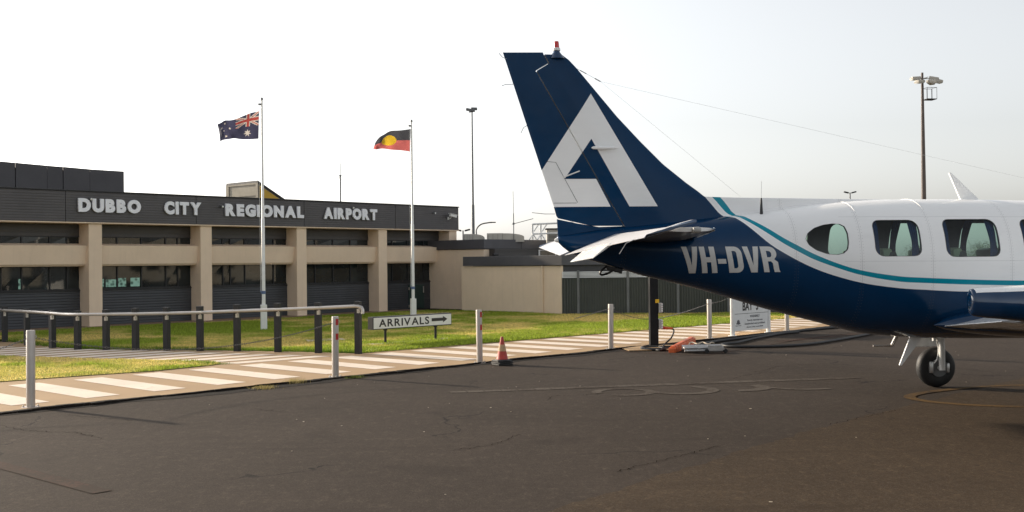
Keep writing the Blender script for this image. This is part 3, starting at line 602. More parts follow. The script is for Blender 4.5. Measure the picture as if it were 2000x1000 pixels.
# ------------------------------------------------------------------ flags and poles
def flagpole(g, box_top, pole_x, y_top, label, sz=.19):
    e = empty('flagpole', g); tag(e, label, 'flagpole'); zb = Zat(g_px(g), box_top, g) if False else None
    return e
def oz_flag(u, v):
    """u from hoist (0) to fly (1), v from bottom (0) to top (1)"""
    BLUE = (.055,.055,.10); W_ = (.62,.56,.50); RD = (.42,.07,.06)
    def star(cx, cy, r, n, ri=.45):
        dx, dy = (u-cx)*2, v-cy; d = math.hypot(dx, dy)
        if d > r: return False
        a = math.atan2(dx, dy) % (2*math.pi/n); a = abs(a-math.pi/n) if a > math.pi/n else math.pi/n-a; a = math.pi/n - a  # 0 at the point
        p0 = (r, 0); p1 = (r*ri*math.cos(math.pi/n), r*ri*math.sin(math.pi/n)); x, y = d*math.cos(a), d*math.sin(a)
        return (p1[0]-p0[0])*(y-p0[1]) - (p1[1]-p0[1])*(x-p0[0]) > 0
    if u < .5 and v > .5:
        x, y = u*2, (v-.5)*2; X, Y = (x-.5)*2, y-.5    # 2:1 canton
        if abs(X) < .10 or abs(Y) < .10: return RD
        if abs(X) < .17 or abs(Y) < .17: return W_
        for s in (1, -1):
            dd = abs(Y - s*X*.5)*.894
            if dd < .033: return RD
            if dd < .10: return W_
        return BLUE
    if star(.25, .25, .15, 7): return W_
    for cx, cy, r in ((.75,.83,.07),(.63,.56,.07),(.86,.63,.07),(.75,.17,.07),(.80,.45,.045)):
        if star(cx, cy, r, 7): return W_
    return BLUE
def ab_flag(u, v):
    if math.hypot((u-.5)*1.5, v-.5) < .29: return (.70,.45,.03)
    return (.07,.07,.08) if v > .5 else (.60,.15,.14)
def flag(name, label, top, bot, Y, fn, amp, parts_w=120, parts_h=72, seed=1):
    # cloth hanging between measured top and bottom edges, with real folds in depth
    T_ = crom([at(x, y, Y) for x, y in top], 8); B_ = crom([at(x, y, Y) for x, y in bot], 8)
    def samp(P, t):
        f = t*(len(P)-1); i = min(int(f), len(P)-2); return P[i].lerp(P[i+1], f-i)
    V = []; W = []; o = T_[0]
    for i in range(parts_w+1):
        u = i/parts_w; a, b = samp(T_, u), samp(B_, u)
        for j in range(parts_h+1):
            v = j/parts_h; p = b.lerp(a, v)
            ph = u*11+v*2.2+seed; p = p + Vector((0, amp*u**.6*math.sin(ph)+amp*.5*math.sin(u*23-v*5)*u, amp*.25*math.sin(ph*1.3)*u)); V.append(p-o)
    F = [(i*(parts_h+1)+j, (i+1)*(parts_h+1)+j, (i+1)*(parts_h+1)+j+1, i*(parts_h+1)+j+1) for i in range(parts_w) for j in range(parts_h)]
    me = bpy.data.meshes.new(name); me.from_pydata(V, [], F); ca = me.attributes.new('tone', 'FLOAT_COLOR', 'CORNER'); C = []
    for i in range(parts_w):
        for j in range(parts_h):
            c = fn((i+.5)/parts_w, (j+.5)/parts_h); C += [(*c, 1)]*4
    ca.data.foreach_set('color', np.array(C).ravel()); me.materials.append(M['cloth']); me.shade_smooth()
    ob = bpy.data.objects.new(name, me); ob.location = o; col.objects.link(ob); tag(ob, label, 'flag'); return ob
def cloth_mat():
    t = NT('flag_cloth'); a = t.n('ShaderNodeAttribute', attribute_name='tone'); t.l(a.outputs['Color'], t.b.inputs['Base Color']); t.b.inputs['Roughness'].default_value = .85
    tr = t.n('ShaderNodeBsdfTranslucent'); t.l(a.outputs['Color'], tr.inputs[0]); mx = t.n('ShaderNodeMixShader'); mx.inputs[0].default_value = .35; t.l(t.b.outputs[0], mx.inputs[1]); t.l(tr.outputs[0], mx.inputs[2]); t.l(mx.outputs[0], t.out.inputs[0]); return t.m
M['cloth'] = cloth_mat()
for (bx, by, boxtop, ytop, jy, lab) in ((515.5,646,595,195,400,'tall white flagpole flying the dark blue flag, on the lawn before the third column'),(807.5,627,583,238,410,'white flagpole flying the black and red flag, behind the arrivals sign')):
    g = G(bx, by); zb = Zat(bx, boxtop, g); zt_ = Zat(bx-5, ytop, g); e = empty('flagpole', g, R(20)); tag(e, lab, 'flagpole', None)
    q = MB(); q.box((0,0,zb/2), (.155,.155,zb), None, .01); q.build('base_box', M['white_paint'], e)
    zj = zb+(zt_-zb)*.42
    q = MB(); q.lathe([(.047,zb-.01),(.044,zj),(.036,zj+.01),(.024,zt_-.05),(.024,zt_)], 16); q.build('pole', M['white_paint'], e, True, 60)
    q = MB(); q.lathe([(.035,zt_),(.035,zt_+.03),(.02,zt_+.06),(0,zt_+.07)], 14); q.box((-.06,0,zt_-.12),(.07,.03,.05)); q.build('truck', M['grey_metal'], e, True)
    q = MB(); q.tube([(-.075,-.02,zb+.35),(-.085,-.03,(zb+zt_)/2),(-.07,-.02,zt_-.12)], .004, 5); q.build('halyard', M['white_paint'], e)
    q = MB(); q.lathe([(.055,zb+.28),(.055,zb+.36)], 14); q.tube([(-.05,-.04,zb+.3),(-.09,-.05,zb+.36)], .012, 6); q.build('cleat_band', mat('blue_band', (.10,.15,.28), .5), e, True)
g1 = G(515.5,646); g2 = G(807.5,627)
flag('flag', 'weathered dark blue flag with union canton and white stars, flying left of the taller flagpole', [(506,217),(490,221),(470,228),(450,235),(436,237),(424,242)], [(505,271),(488,272),(468,272),(452,270),(440,273),(431,277)], g1.y, oz_flag, .05)
flag('flag', 'faded black and red flag with a yellow disc, flying left of the rear flagpole', [(802,252),(785,254),(765,256),(752,261),(741,268),(733,280)], [(801,296),(785,294),(765,292),(750,291),(738,291),(729,291)], g2.y, ab_flag, .045, seed=4)
# ------------------------------------------------------------------ arrivals sign
s0, s1 = G(754,673.5), G(852,665.5); sdv = (s1-s0).normalized(); SG = empty('arrivals_sign', s0, math.atan2(sdv.y, sdv.x)); tag(SG, 'long white ARRIVALS sign with black arrow on two short black legs', 'sign')
SL = (s1-s0).length
def sgx(px, py): # pixel on sign front plane -> local x, z
    n_ = Vector((-sdv.y, sdv.x, 0)); d = ray(px, py); p0 = s0 - n_*.07; t = (p0-Vector((0,0,CAMZ))).dot(n_)/d.dot(n_); p = Vector((0,0,CAMZ))+d*t; return (p-s0).dot(sdv), p.z
xa, z1s = sgx(728.5,619.5); xa2, z0s = sgx(728.5,644.5); xb, zb1 = sgx(882,611); _, zb0 = sgx(882,634.5)
z0s = (z0s+zb0)/2; z1s = (z1s+zb1)/2
q = MB(); q.span((xa,-.065,z0s), (xb,.10,z1s), .004); q.build('sign_case', M['charcoal'], SG)
q = MB(); q.span((xa+.018,-.071,z0s+.018), (xb-.018,-.064,z1s-.018)); q.build('face', M['white_paint'], SG)
hgt = z1s-z0s; tx0, _ = sgx(740,640); tx1, _ = sgx(838,625); k0, k1 = z0s+hgt*.20, z0s+hgt*.80
letters_word('ARRIVALS', tx0, tx1, k0, k1, -.0715, 'letter', M['black'], SG, .002, .022)
ax0, _ = sgx(843,627); ax1, _ = sgx(873.5,624); zc = (k0+k1)/2+.005; q = MB()
q.prism([(ax0,zc-hgt*.13),(ax1-.13,zc-hgt*.13),(ax1-.13,zc-hgt*.26),(ax1,zc),(ax1-.13,zc+hgt*.26),(ax1-.13,zc+hgt*.13),(ax0,zc+hgt*.13)], (0,-.0715,0), (1,0,0), (0,0,1), (0,-.002,0)); q.build('arrow', M['black'], SG)
for x in (0, SL):
    q = MB(); q.tube([(x,.02,.012),(x,.02,z0s)], .028, 12); q.build('leg', M['charcoal'], SG, True); q = MB(); q.lathe([(.075,.012),(.075,.03),(.03,.034)], 16, (x,.02,0)); q.tube([(x,.02,z0s-.03),(x,.02,z0s+.002)], .045, 10); q.build('flange', M['charcoal'], SG, True)
q = MB(); q.box((SL/2+.05,.04,.012), (SL+.85,.30,.05), None, .01); ms = q.build('sign_plinth', M['concrete']); ms.location = s0; ms.rotation_euler = SG.rotation_euler; tag(ms, 'thin flush concrete strip under the legs of the arrivals sign', 'concrete strip')
q = MB(); q.box((0,0,.0), (.85,.5,.05), None, .01); ms = q.build('pit_cover', M['concrete']); ms.location = G(636,666.5)+Vector((0,0,.012)); ms.rotation_euler = (0,0,R(20)); tag(ms, 'flat concrete pit cover in the grass behind the handrail', 'pit cover')
# ------------------------------------------------------------------ traffic cone
CN = empty('traffic_cone', G(981,713)); CN.rotation_euler = (0,0,R(28)); tag(CN, 'worn red traffic cone with dirty white band on stacked black bases', 'traffic cone')
mR = mat('faded_cone_red', (.42,.045,.03), .55, var=.2, scale=14, dirt=.35); mW = mat('dirty_cone_band', (.50,.33,.18), .6, var=.2, scale=14, dirt=.3)
H0, H1 = .09, .475
def cr_(z): return .098-(.098-.020)*(z-H0)/(H1-H0)
q = MB(); q.lathe([(cr_(H0)+.012,H0),(cr_(H0),H0+.012),(cr_(.235),.235)], 28); q.build('cone_body', mR, CN, True); q = MB(); q.lathe([(cr_(.345),.345),(cr_(.46),.46),(.014,.475),(.010,.47),(.010,.44)], 28); q.build('cone_tip', mR, CN, True)
q = MB(); q.lathe([(cr_(.235)+.002,.235),(cr_(.345)+.002,.345)], 28); q.build('band', mW, CN, True)
for k, (z, a) in enumerate(((.0,0),(.030,6),(.060,-4))):
    q = MB(); q.box((0,0,z+.014), (.27,.27,.024), Matrix.Rotation(R(a),3,'Z'), .008); q.lathe([(.125,z+.02),(.11,z+.04)], 20); q.build('base', M['rubber'], CN, True)
# ------------------------------------------------------------------ power post, cable, chocks
PW = empty('power_post', PWR, R(4)); tag(PW, 'thick square black power post with grey socket boxes and a yellow label', 'power post')
q = MB(); q.box((0,0,1.15), (.165,.165,2.3), None, .008); q.build('post', M['post_black'], PW)
q = MB(); q.box((.06,-.0895,.925), (.075,.004,.07)); q.box((.0895,0,.925),(.004,.09,.07)); q.build('yellow_label', mat('label_yellow', (.85,.50,.02), .5), PW)
for z, h in ((.79,.19),(.47,.19)):
    q = MB(); q.box((.125,-.03,z), (.075,.16,h), None, .008); b = q.build('socket_box', M['sock_grey'], PW)
    q = MB(); [q.box((.15,-.115,z-.06+.045*k), (.03,.01,.03), None, .002) for k in range(4)]; q.build('socket_cover', M['white_paint'], b)
q = MB(); q.lathe([(.032,0),(.032,.05),(.026,.055)], 14, (.165,-.06,.40), (1,-.1,-.15)); q.build('inlet', mat('red_plug', (.5,.03,.02), .4), PW, True)
q = MB(); q.lathe([(.03,.0),(.03,.05),(.022,.06),(.022,.13),(.014,.15)], 14, (.215,-.065,.395), (1,-.05,-.05)); q.build('plug', M['orange'], PW, True)
def cable(name, P, r, label, cat='cable', n=8, mt=None):
    P = [Vector(p) for p in P]; o = P[0].copy(); o.z = 0; c = crom([p-o for p in P], 10); q = MB(); q.tube(c, r, n); ob = q.build(name, mt or M['rubber'], None, True); ob.location = o; tag(ob, label, cat); return ob
def GP(P, z): return [G(x, y, z) for x, y in P]
pl = PW.matrix_world if False else None
pz = PWR + Vector((.34,-.02,.39))
cable('power_cable', [pz, pz+Vector((.05,-.03,-.05)), PWR+Vector((.33,-.1,.2)), PWR+Vector((.18,-.2,.08)), G(1290,683.5,.03), G(1270,681,.03), G(1256,680,.03), G(1258,677,.03), G(1275,676,.03), G(1300,680,.03), G(1325,679,.03), G(1330,676,.03)], .016, 'black power cable looping from the orange plug to the foot of the power post')
cable('cable', GP([(1300,682),(1280,682.5),(1258,681.5),(1254,679),(1268,677.5),(1300,678),(1330,677),(1350,675),(1380,670),(1410,665),(1450,660),(1500,653),(1560,646),(1640,638.5),(1720,633)], .03), .030, 'thick black cable lying along the path edge from the power post towards the aircraft')
cable('cable', GP([(1560,648.5),(1530,651),(1500,656),(1470,662),(1440,669),(1418,671.5),(1410,673.5),(1420,676),(1460,677),(1520,676),(1580,672),(1640,663),(1700,652),(1760,640)], .03), .028, 'thick black hose looping out across the apron below the bay sign')
q = MB(); q.prism([(-.72,-.62),(.55,-.62),(.75,.0),(.62,.45),(-.72,.5)], (0,0,.012), (1,0,0), (0,1,0), (0,0,.012)); ms = q.build('concrete_plinth', M['path']); ms.location = PWR+Vector((.05,-.1,0)); ms.rotation_euler = (0,0,R(8)); tag(ms, 'low tan concrete plinth around the foot of the power post', 'plinth')
a, b = G(1312,689), G(1360,676); d = (b-a); OB = empty('wheel_chock_bar', a, math.atan2(d.y, d.x)); L_ = d.length; tag(OB, 'bright orange slotted plastic bar lying beside the silver tow frame', 'chock')
RT = Matrix.Rotation(R(-4),3,'Y')
q = MB(); q.box((L_*.42,0,.085), (L_*.85,.13,.11), RT, .02); q.box((L_*.42,0,.15), (L_*.8,.08,.03), RT, .01); q.build('bar', M['orange'], OB, True); 
for k in range(int(L_*.8/.16)): q = MB(); q.box((.12+.16*k,-.066,.09), (.07,.012,.07), RT, .004); q.build('rib', M['orange'], OB)
a, b = G(1337,690.5), G(1413,688); d = (b-a); TF = empty('tow_frame', a, math.atan2(d.y, d.x)-R(14)); L_ = d.length; tag(TF, 'folded silver aluminium trolley frame with black wheels and rope on the apron', 'trolley')
q = MB(); 
for y, z in ((0,.05),(.32,.05),(0,.10),(.30,.11)): q.tube([(0,y,z),(L_*.93,y+.05,z+.0)], .026, 10)
for x in (.03, L_*.35, L_*.62, L_*.92): q.tube([(x,-.02,.08),(x,.34,.09)], .022, 8)
q.build('frame_tubes', M['alu'], TF, True); q = MB(); q.span((.05,.04,.09),(L_*.5,.28,.10), .004); q.span((L_*.55,-.025,.04),(L_*.9,0,.15), .006); q.build('deck_plate', M['alu'], TF)
for x, y in ((L_*.97,-.0),(L_*.97,.34),(L_*.52,-.04)):
    q = MB(); q.lathe([(.02,-.02),(.036,-.02),(.042,-.01),(.042,.01),(.036,.02),(.02,.02)], 18, (x,y,.043), (0,1,0)); q.build('wheel', M['rubber'], TF, True)
q = MB(); q.tube(crom([Vector((.1+.07*k, .12+.12*math.sin(k*2.1), .16+.03*abs(math.sin(k*1.3)))) for k in range(8)], 6), .012, 6); q.build('rope', mat('pale_rope', (.5,.42,.33), .9), TF, True)
# ------------------------------------------------------------------ bay sign
b0, b1 = G(1431,657), G(1501,650); dv = (b1-b0).normalized(); BS = empty('bay_sign', b0, math.atan2(dv.y, dv.x)); tag(BS, 'white BAY 3 warning sign board on two white posts at the apron edge', 'sign'); BLn = (b1-b0).length
zl_ = Zat(1436,648,b0); ztp = 1.05
for x in (0, BLn):
    q = MB(); q.tube([(x,0,.008),(x,0,1.12)], .05, 18); q.lathe([(.10,.008),(.10,.02)], 18, (x,0,0)); q.build('post', M['white_paint'], BS, True)
q = MB(); q.span((.05,-.012,zl_), (BLn-.05,.012,ztp), .003); q.build('board', M['white_paint'], BS)
zmid = zl_+(Zat(1440,614,b0)-zl_); q = MB(); q.span((.05,-.0145,zmid-.004), (BLn-.05,-.012,zmid+.004)); q.build('divider_line', M['charcoal'], BS)
def sign_text(body, cx, z, h, bold, parent, mt, width=None, y=-.0135):
    me = text_mesh(body, 1, .0015, bold, space=1.05); lo, hi = extent(me); s = h/.72; wd = (hi[0]-lo[0]); sx_ = (width/wd) if width else s
    for v in me.vertices: v.co = ((v.co.x-(lo[0]+hi[0])/2)*sx_+cx, y-(.0015 if v.co.z > 0 else 0), v.co.y*s+z)
    me.materials.append(mt); me.name = 'lettering'; o = bpy.data.objects.new('lettering', me); col.objects.link(o); o.parent = parent; return o
sign_text('BAY  3', BLn*.48, zmid+.075, .19, .03, BS, M['black'], .66)
ins = mat('sign_ink', (.12,.12,.13), .6)
hh = zmid-zl_
sign_text('WARNING !', BLn*.60, zl_+hh*.76, hh*.145, .02, BS, ins, .42); sign_text('Security restricted area', BLn*.60, zl_+hh*.55, hh*.105, .02, BS, ins, .66)
sign_text('Unauthorised entry prohibited', BLn*.60, zl_+hh*.35, hh*.105, .02, BS, ins, .86); sign_text('Maximum penalty exceeds $5,000', BLn*.60, zl_+hh*.17, hh*.07, .015, BS, ins, .70)
q = MB(); q.lathe([(0,0),(.055,0),(.055,.003),(0,.003)], 16, (.22,-.012,zl_+hh*.52), (0,-1,0)); q.box((.22,-.0135,zl_+hh*.44), (.16,.002,.03)); q.build('crest', ins, BS); sign_text('Australian Government', .22, zl_+hh*.30, hh*.05, .01, BS, ins, .24)
# ------------------------------------------------------------------ light masts, street lamps
def mast_base(px, Y): d = ray(px, 520); p = Vector((0,0,CAMZ))+d*(Y/d.y); p.z = 0; return p
g = mast_base(925,75); zt_ = Zat(921,213,g); e = empty('light_mast', g); tag(e, 'slender grey flood light mast far behind the terminal corner', 'light mast')
q = MB(); q.lathe([(.12,0),(.10,zt_*.46),(.075,zt_*.47),(.045,zt_)], 14); q.build('pole', M['grey_metal'], e, True)
for k, (dx, dz) in enumerate(((-.2,-.05),(.15,0),(.0,-.15))):
    q = MB(); q.box((dx,-.1*k,zt_+dz), (.42,.35,.16), Matrix.Rotation(R(12-10*k),3,'Y'), .03); q.build('flood_light', M['grey_metal'], e)
g = mast_base(1806,60); zt_ = Zat(1803,142,g); e = empty('light_mast', g, R(8)); tag(e, 'tall dark flood light mast with service cage, above the aircraft cabin', 'light mast')
q = MB(); q.lathe([(.15,0),(.125,zt_*.5),(.065,zt_)], 16); q.build('pole', mat('weathered_mast', (.11,.085,.075), .6, var=.2, scale=1.5), e, True)
def head(x, y, z, ang, tilt=-12):
    q = MB(); r_ = Matrix.Rotation(R(ang),3,'Z') @ Matrix.Rotation(R(tilt),3,'Y'); q.box((x,y,z), (.52,.34,.16), r_, .04); hd = q.build('flood_light', M['ac_grey'], e, True); q = MB(); q.box(Vector((x,y,z))+r_ @ Vector((.02,0,-.09)), (.44,.28,.02), r_); q.build('lens', M['white_paint'], hd)
head(.55,-.25,zt_-.35,-30,14); head(.95,.1,zt_-.42,10,10); head(.8,.55,zt_-.42,40,8); head(-.45,-.1,zt_-.33,180,4); head(-.35,-.35,zt_-.55,200,6); head(.4,-.5,zt_-.55,-60,10)
q = MB(); q.tube([(-.75,-.1,zt_-.32),(1.0,.1,zt_-.32)], .025, 6); q.tube([(0,-.6,zt_-.34),(0,.5,zt_-.34)], .025, 6); q.build('cross_arm', M['grey_metal'], e)
q = MB(); cz = zt_-.85; cb = cz-.62; X0, X1, Y0, Y1 = .12, .68, -.3, .25
for z in (cz, cb): q.tube([(X0,Y0,z),(X1,Y0,z),(X1,Y1,z),(X0,Y1,z)], .014, 5, closed=True)
for x, y in ((X0,Y0),(X1,Y0),(X1,Y1),(X0,Y1),((X0+X1)/2,Y0),((X0+X1)/2,Y1)): q.tube([(x,y,cb),(x,y,cz)], .012, 5)
q.span((X0,Y0,cb-.03),(X1,Y1,cb)); q.build('service_cage', M['charcoal'], e)
g = mast_base(931,80); z1 = Zat(931,440,g); e = empty('street_lamp', g); tag(e, 'curved arm street lamp poking above the annex roof beside the light mast', 'street lamp', 'street lamps beyond the terminal')
q = MB(); zq = Zat(950,435,g); q.tube(crom([Vector((0,0,0)),Vector((0,0,z1*.8)),Vector((.02,0,z1-.3)),Vector((.35,0,zq-.12)),Vector((.9,0,zq)),Vector((1.15,0,zq+.02))], 6), .05, 8); q.build('pole', M['grey_metal'], e, True); q = MB(); q.box((1.25,0,zq+.02), (.38,.16,.08), None, .03); q.build('lamp_head', M['charcoal'], e, True)
for px, yt, Y, lab in ((905,450,95,'small distant twin head lamp left of the light mast, just above the roof'),(1662,376,110,'small distant twin head lamp above the cabin roof of the aircraft')):
    g = mast_base(px, Y); z1 = Zat(px, yt, g); e = empty('street_lamp', g); tag(e, lab, 'street lamp', 'street lamps beyond the terminal')
    q = MB(); q.lathe([(.10,0),(.06,z1)], 8); q.build('pole', M['grey_metal'], e, True)
    for s in (-1, 1): q = MB(); q.box((s*.38,0,z1+.02), (.5,.24,.14), Matrix.Rotation(R(-14*s),3,'Y'), .04); q.build('lamp_head', M['charcoal'], e, True)
# ------------------------------------------------------------------ vegetation behind
def leafmat(name, c):
    t = NT(name); ob = t.n('ShaderNodeNewGeometry'); c_ = t.ramp(ob.outputs['Random Per Island'], [(0, tuple(x*.6 for x in c)), (1, tuple(min(1,x*1.5) for x in c))]); t.l(c_, t.b.inputs['Base Color']); t.b.inputs['Roughness'].default_value = .7; return t.m
M['leaf'] = leafmat('eucalypt_leaf', (.05,.065,.028)); M['bark'] = mat('bark', (.16,.12,.09), .9)
g = mast_base(683,62); zc_ = Zat(683,392,g); e = empty('palm_tree', g); tag(e, 'tip of a palm crown showing over the terminal roof by the antenna', 'palm')
q = MB(); q.lathe([(.22,0),(.16,zc_-.6)], 10); q.build('trunk', M['bark'], e, True)
q = MB()
for k in range(34):
    a = random.uniform(0, 6.28); el = random.uniform(-.1, 1.3); L = random.uniform(.7, 1.1); P = []
    for j in range(7):
        t = j/6; P.append(Vector((math.cos(a)*math.cos(el)*L*t, math.sin(a)*math.cos(el)*L*t, zc_-.65+math.sin(el)*L*t-.45*t*t*L)))
    for j in range(6):
        p0_, p1_ = P[j], P[j+1]; s_ = Vector((-math.sin(a), math.cos(a), 0)); 
        for sg in (-1, 1):
            for m_ in range(2):
                o = p0_.lerp(p1_, m_*.5); w_l = .26*(1-j/7)+.06; q.add([o, o+(p1_-p0_)*.35, o+s_*sg*w_l+(p1_-p0_)*.9+Vector((0,0,-.08))], [(0,1,2)])
q.build('crown', M['leaf'], e, fix=False)
def tree(px, Y, h, wdt, label, seed, group=None):
    rr = random.Random(seed); g = mast_base(px, Y); e = empty('gum_tree', g); tag(e, label, 'tree', group)
    q = MB(); q.tube([(0,0,0),(wdt*.03,0,h*.35),(-wdt*.03,0,h*.7)], [h*.03,h*.022,h*.01], 8)
    cl = []
    for k in range(9):
        a = rr.uniform(0, 6.28); z = rr.uniform(.45, .92)*h; r_ = wdt*.5*math.sqrt(max(.05, 1-((z/h-.62)/.42)**2))*rr.uniform(.35,.95); c = Vector((math.cos(a)*r_, math.sin(a)*r_, z)); cl.append((c, wdt*rr.uniform(.14,.26))); q.tube([(0,0,h*.35+k*.02*h),c*.5+Vector((0,0,z*.35)),c], [h*.012,h*.008,h*.004], 6)
    q.build('trunk', M['bark'], e, True); q = MB()
    for c, s in cl:
        for _ in range(420):
            p = c+Vector((rr.gauss(0,s*.5), rr.gauss(0,s*.5), rr.gauss(0,s*.36))); d1 = Vector((rr.uniform(-1,1), rr.uniform(-1,1), rr.uniform(-1,1))).normalized()*h*.022; d2 = d1.cross(Vector((rr.uniform(-1,1),rr.uniform(-1,1),1))).normalized()*h*.012
            q.add([p-d1, p+d2, p+d1, p-d2], [(0,1,2,3)])
    q.build('crown', M['leaf'], e, fix=False)
tree(1797, 260, 4.6, 7, 'far gum tree glimpsed through the rear square cabin window', 3, 'trees far across the airfield'); tree(1925, 160, 3.6, 6, 'low far tree glimpsed through the second square cabin window', 5, 'trees far across the airfield')
tree(2090, 130, 5.5, 7, 'far gum tree beyond the nose end of the aircraft', 6, 'trees far across the airfield')
# ------------------------------------------------------------------ aircraft (local x forward from the tail cone, y to port, z up)
PLO = Vector((.504, 11.63, 0)); AC = empty('light_aircraft', PLO, R(8)); tag(AC, 'navy and white twin engined light aircraft with teal stripe, registration VH-DVR', 'aircraft')
ST=[(-.02,1.975,1.93,.02,2),(.0,1.985,1.905,.04,2),(.11,2.0,1.814,.085,2),(.29,2.03,1.738,.14,2),(.49,2.06,1.679,.185,2),(.66,2.08,1.628,.215,2),(.88,2.10,1.559,.25,2.05),(1.17,2.13,1.489,.30,2.1),(1.46,2.155,1.419,.345,2.15),(1.8,2.188,1.32,.395,2.2),(2.33,2.249,1.16,.475,2.25),(2.92,2.320,1.005,.565,2.35),(3.38,2.352,.887,.625,2.4),(3.76,2.363,.845,.655,2.4),(4.2,2.364,.818,.675,2.4),(5.4,2.345,.795,.68,2.4),(6.6,2.31,.79,.67,2.4),(7.2,2.22,.80,.63,2.35),(7.7,2.0,.82,.58,2.3),(8.4,1.78,.88,.48,2.2),(9.1,1.62,.98,.34,2.1),(9.6,1.50,1.08,.2,2),(9.85,1.38,1.2,.06,2)]
def _mono(c):
    x = np.array([r[0] for r in ST]); y = np.array([r[c] for r in ST], float); h = np.diff(x); d = np.diff(y)/h; m = np.zeros(len(x)); m[0] = d[0]; m[-1] = d[-1]
    for i in range(1, len(x)-1): m[i] = 0 if d[i-1]*d[i] <= 0 else (h[i-1]+h[i])*3/((2*h[i]+h[i-1])/d[i-1]+(h[i]+2*h[i-1])/d[i])
    def f(s):
        s = min(max(s, x[0]), x[-1]); i = min(max(int(np.searchsorted(x, s)-1), 0), len(x)-2); t = (s-x[i])/h[i]
        return float(y[i]*(2*t**3-3*t*t+1)+h[i]*m[i]*(t**3-2*t*t+t)+y[i+1]*(-2*t**3+3*t*t)+h[i]*m[i+1]*(t**3-t*t))
    return f
ZT, ZB, HW, EX = [_mono(c) for c in (1,2,3,4)]
def hside(s, z):
    zt, zb, w_, n = ZT(s), ZB(s), HW(s), EX(s); zc = (zt+zb)/2; h = (zt-zb)/2; r = min(abs((z-zc)/h), .99999); return w_*(1-r**n)**(1/n)
def sz_of(s, ph):
    zt, zb, w_, n = ZT(s), ZB(s), HW(s), EX(s); zc = (zt+zb)/2; h = (zt-zb)/2; sn, cs = math.sin(ph), math.cos(ph)
    return (s, w_*math.copysign(abs(cs)**(2/n), cs)*-1, zc+h*math.copysign(abs(sn)**(2/n), sn))     # cos>0 is starboard (-y)
CN_ = [(1.0,3.11),(1.588,2.425),(1.792,2.187),(1.853,2.181),(1.899,2.155),(1.986,2.063),(2.159,1.89),(2.311,1.783),(2.548,1.651),(2.787,1.552),(3.109,1.459),(3.434,1.405),(3.765,1.376),(4.591,1.341),(7,1.33),(10,1.30)]
CT0 = [(1.1,3.10),(1.696,2.394),(1.86,2.206),(1.912,2.188),(1.956,2.152),(2.029,2.096),(2.173,1.986),(2.318,1.881),(2.471,1.79),(2.628,1.707),(2.866,1.616),(3.106,1.54),(3.43,1.477),(3.762,1.447),(4.915,1.405),(7,1.39),(10,1.36)]
CT1 = [(1.2,3.09),(1.786,2.391),(1.925,2.207),(1.981,2.184),(2.046,2.134),(2.186,2.038),(2.325,1.938),(2.475,1.85),(2.63,1.764),(2.867,1.664),(3.106,1.589),(3.429,1.532),(3.76,1.502),(4.912,1.457),(7,1.44),(10,1.41)]
def smoothed(C):
    P = crom([(a, b, 0) for a, b in C], 6); return [(p.x, p.y) for p in P]
SN, S0, S1 = smoothed(CN_), smoothed(CT0), smoothed(CT1)
def livery_attr(me):
    n = len(me.vertices); co = np.zeros(n*3); me.vertices.foreach_get('co', co); co = co.reshape(-1,3)
    for nm, C in (('dn', SN), ('dl', S0), ('dh', S1)):
        a = me.attributes.new(nm, 'FLOAT', 'POINT'); xs, ys = np.array(C).T; z = np.interp(co[:,0], xs, ys); z = np.where(co[:,0] < xs[0], ys[0]+(xs[0]-co[:,0])*1.17, z); a.data.foreach_set('value', (co[:,2]-z).astype(np.float32))
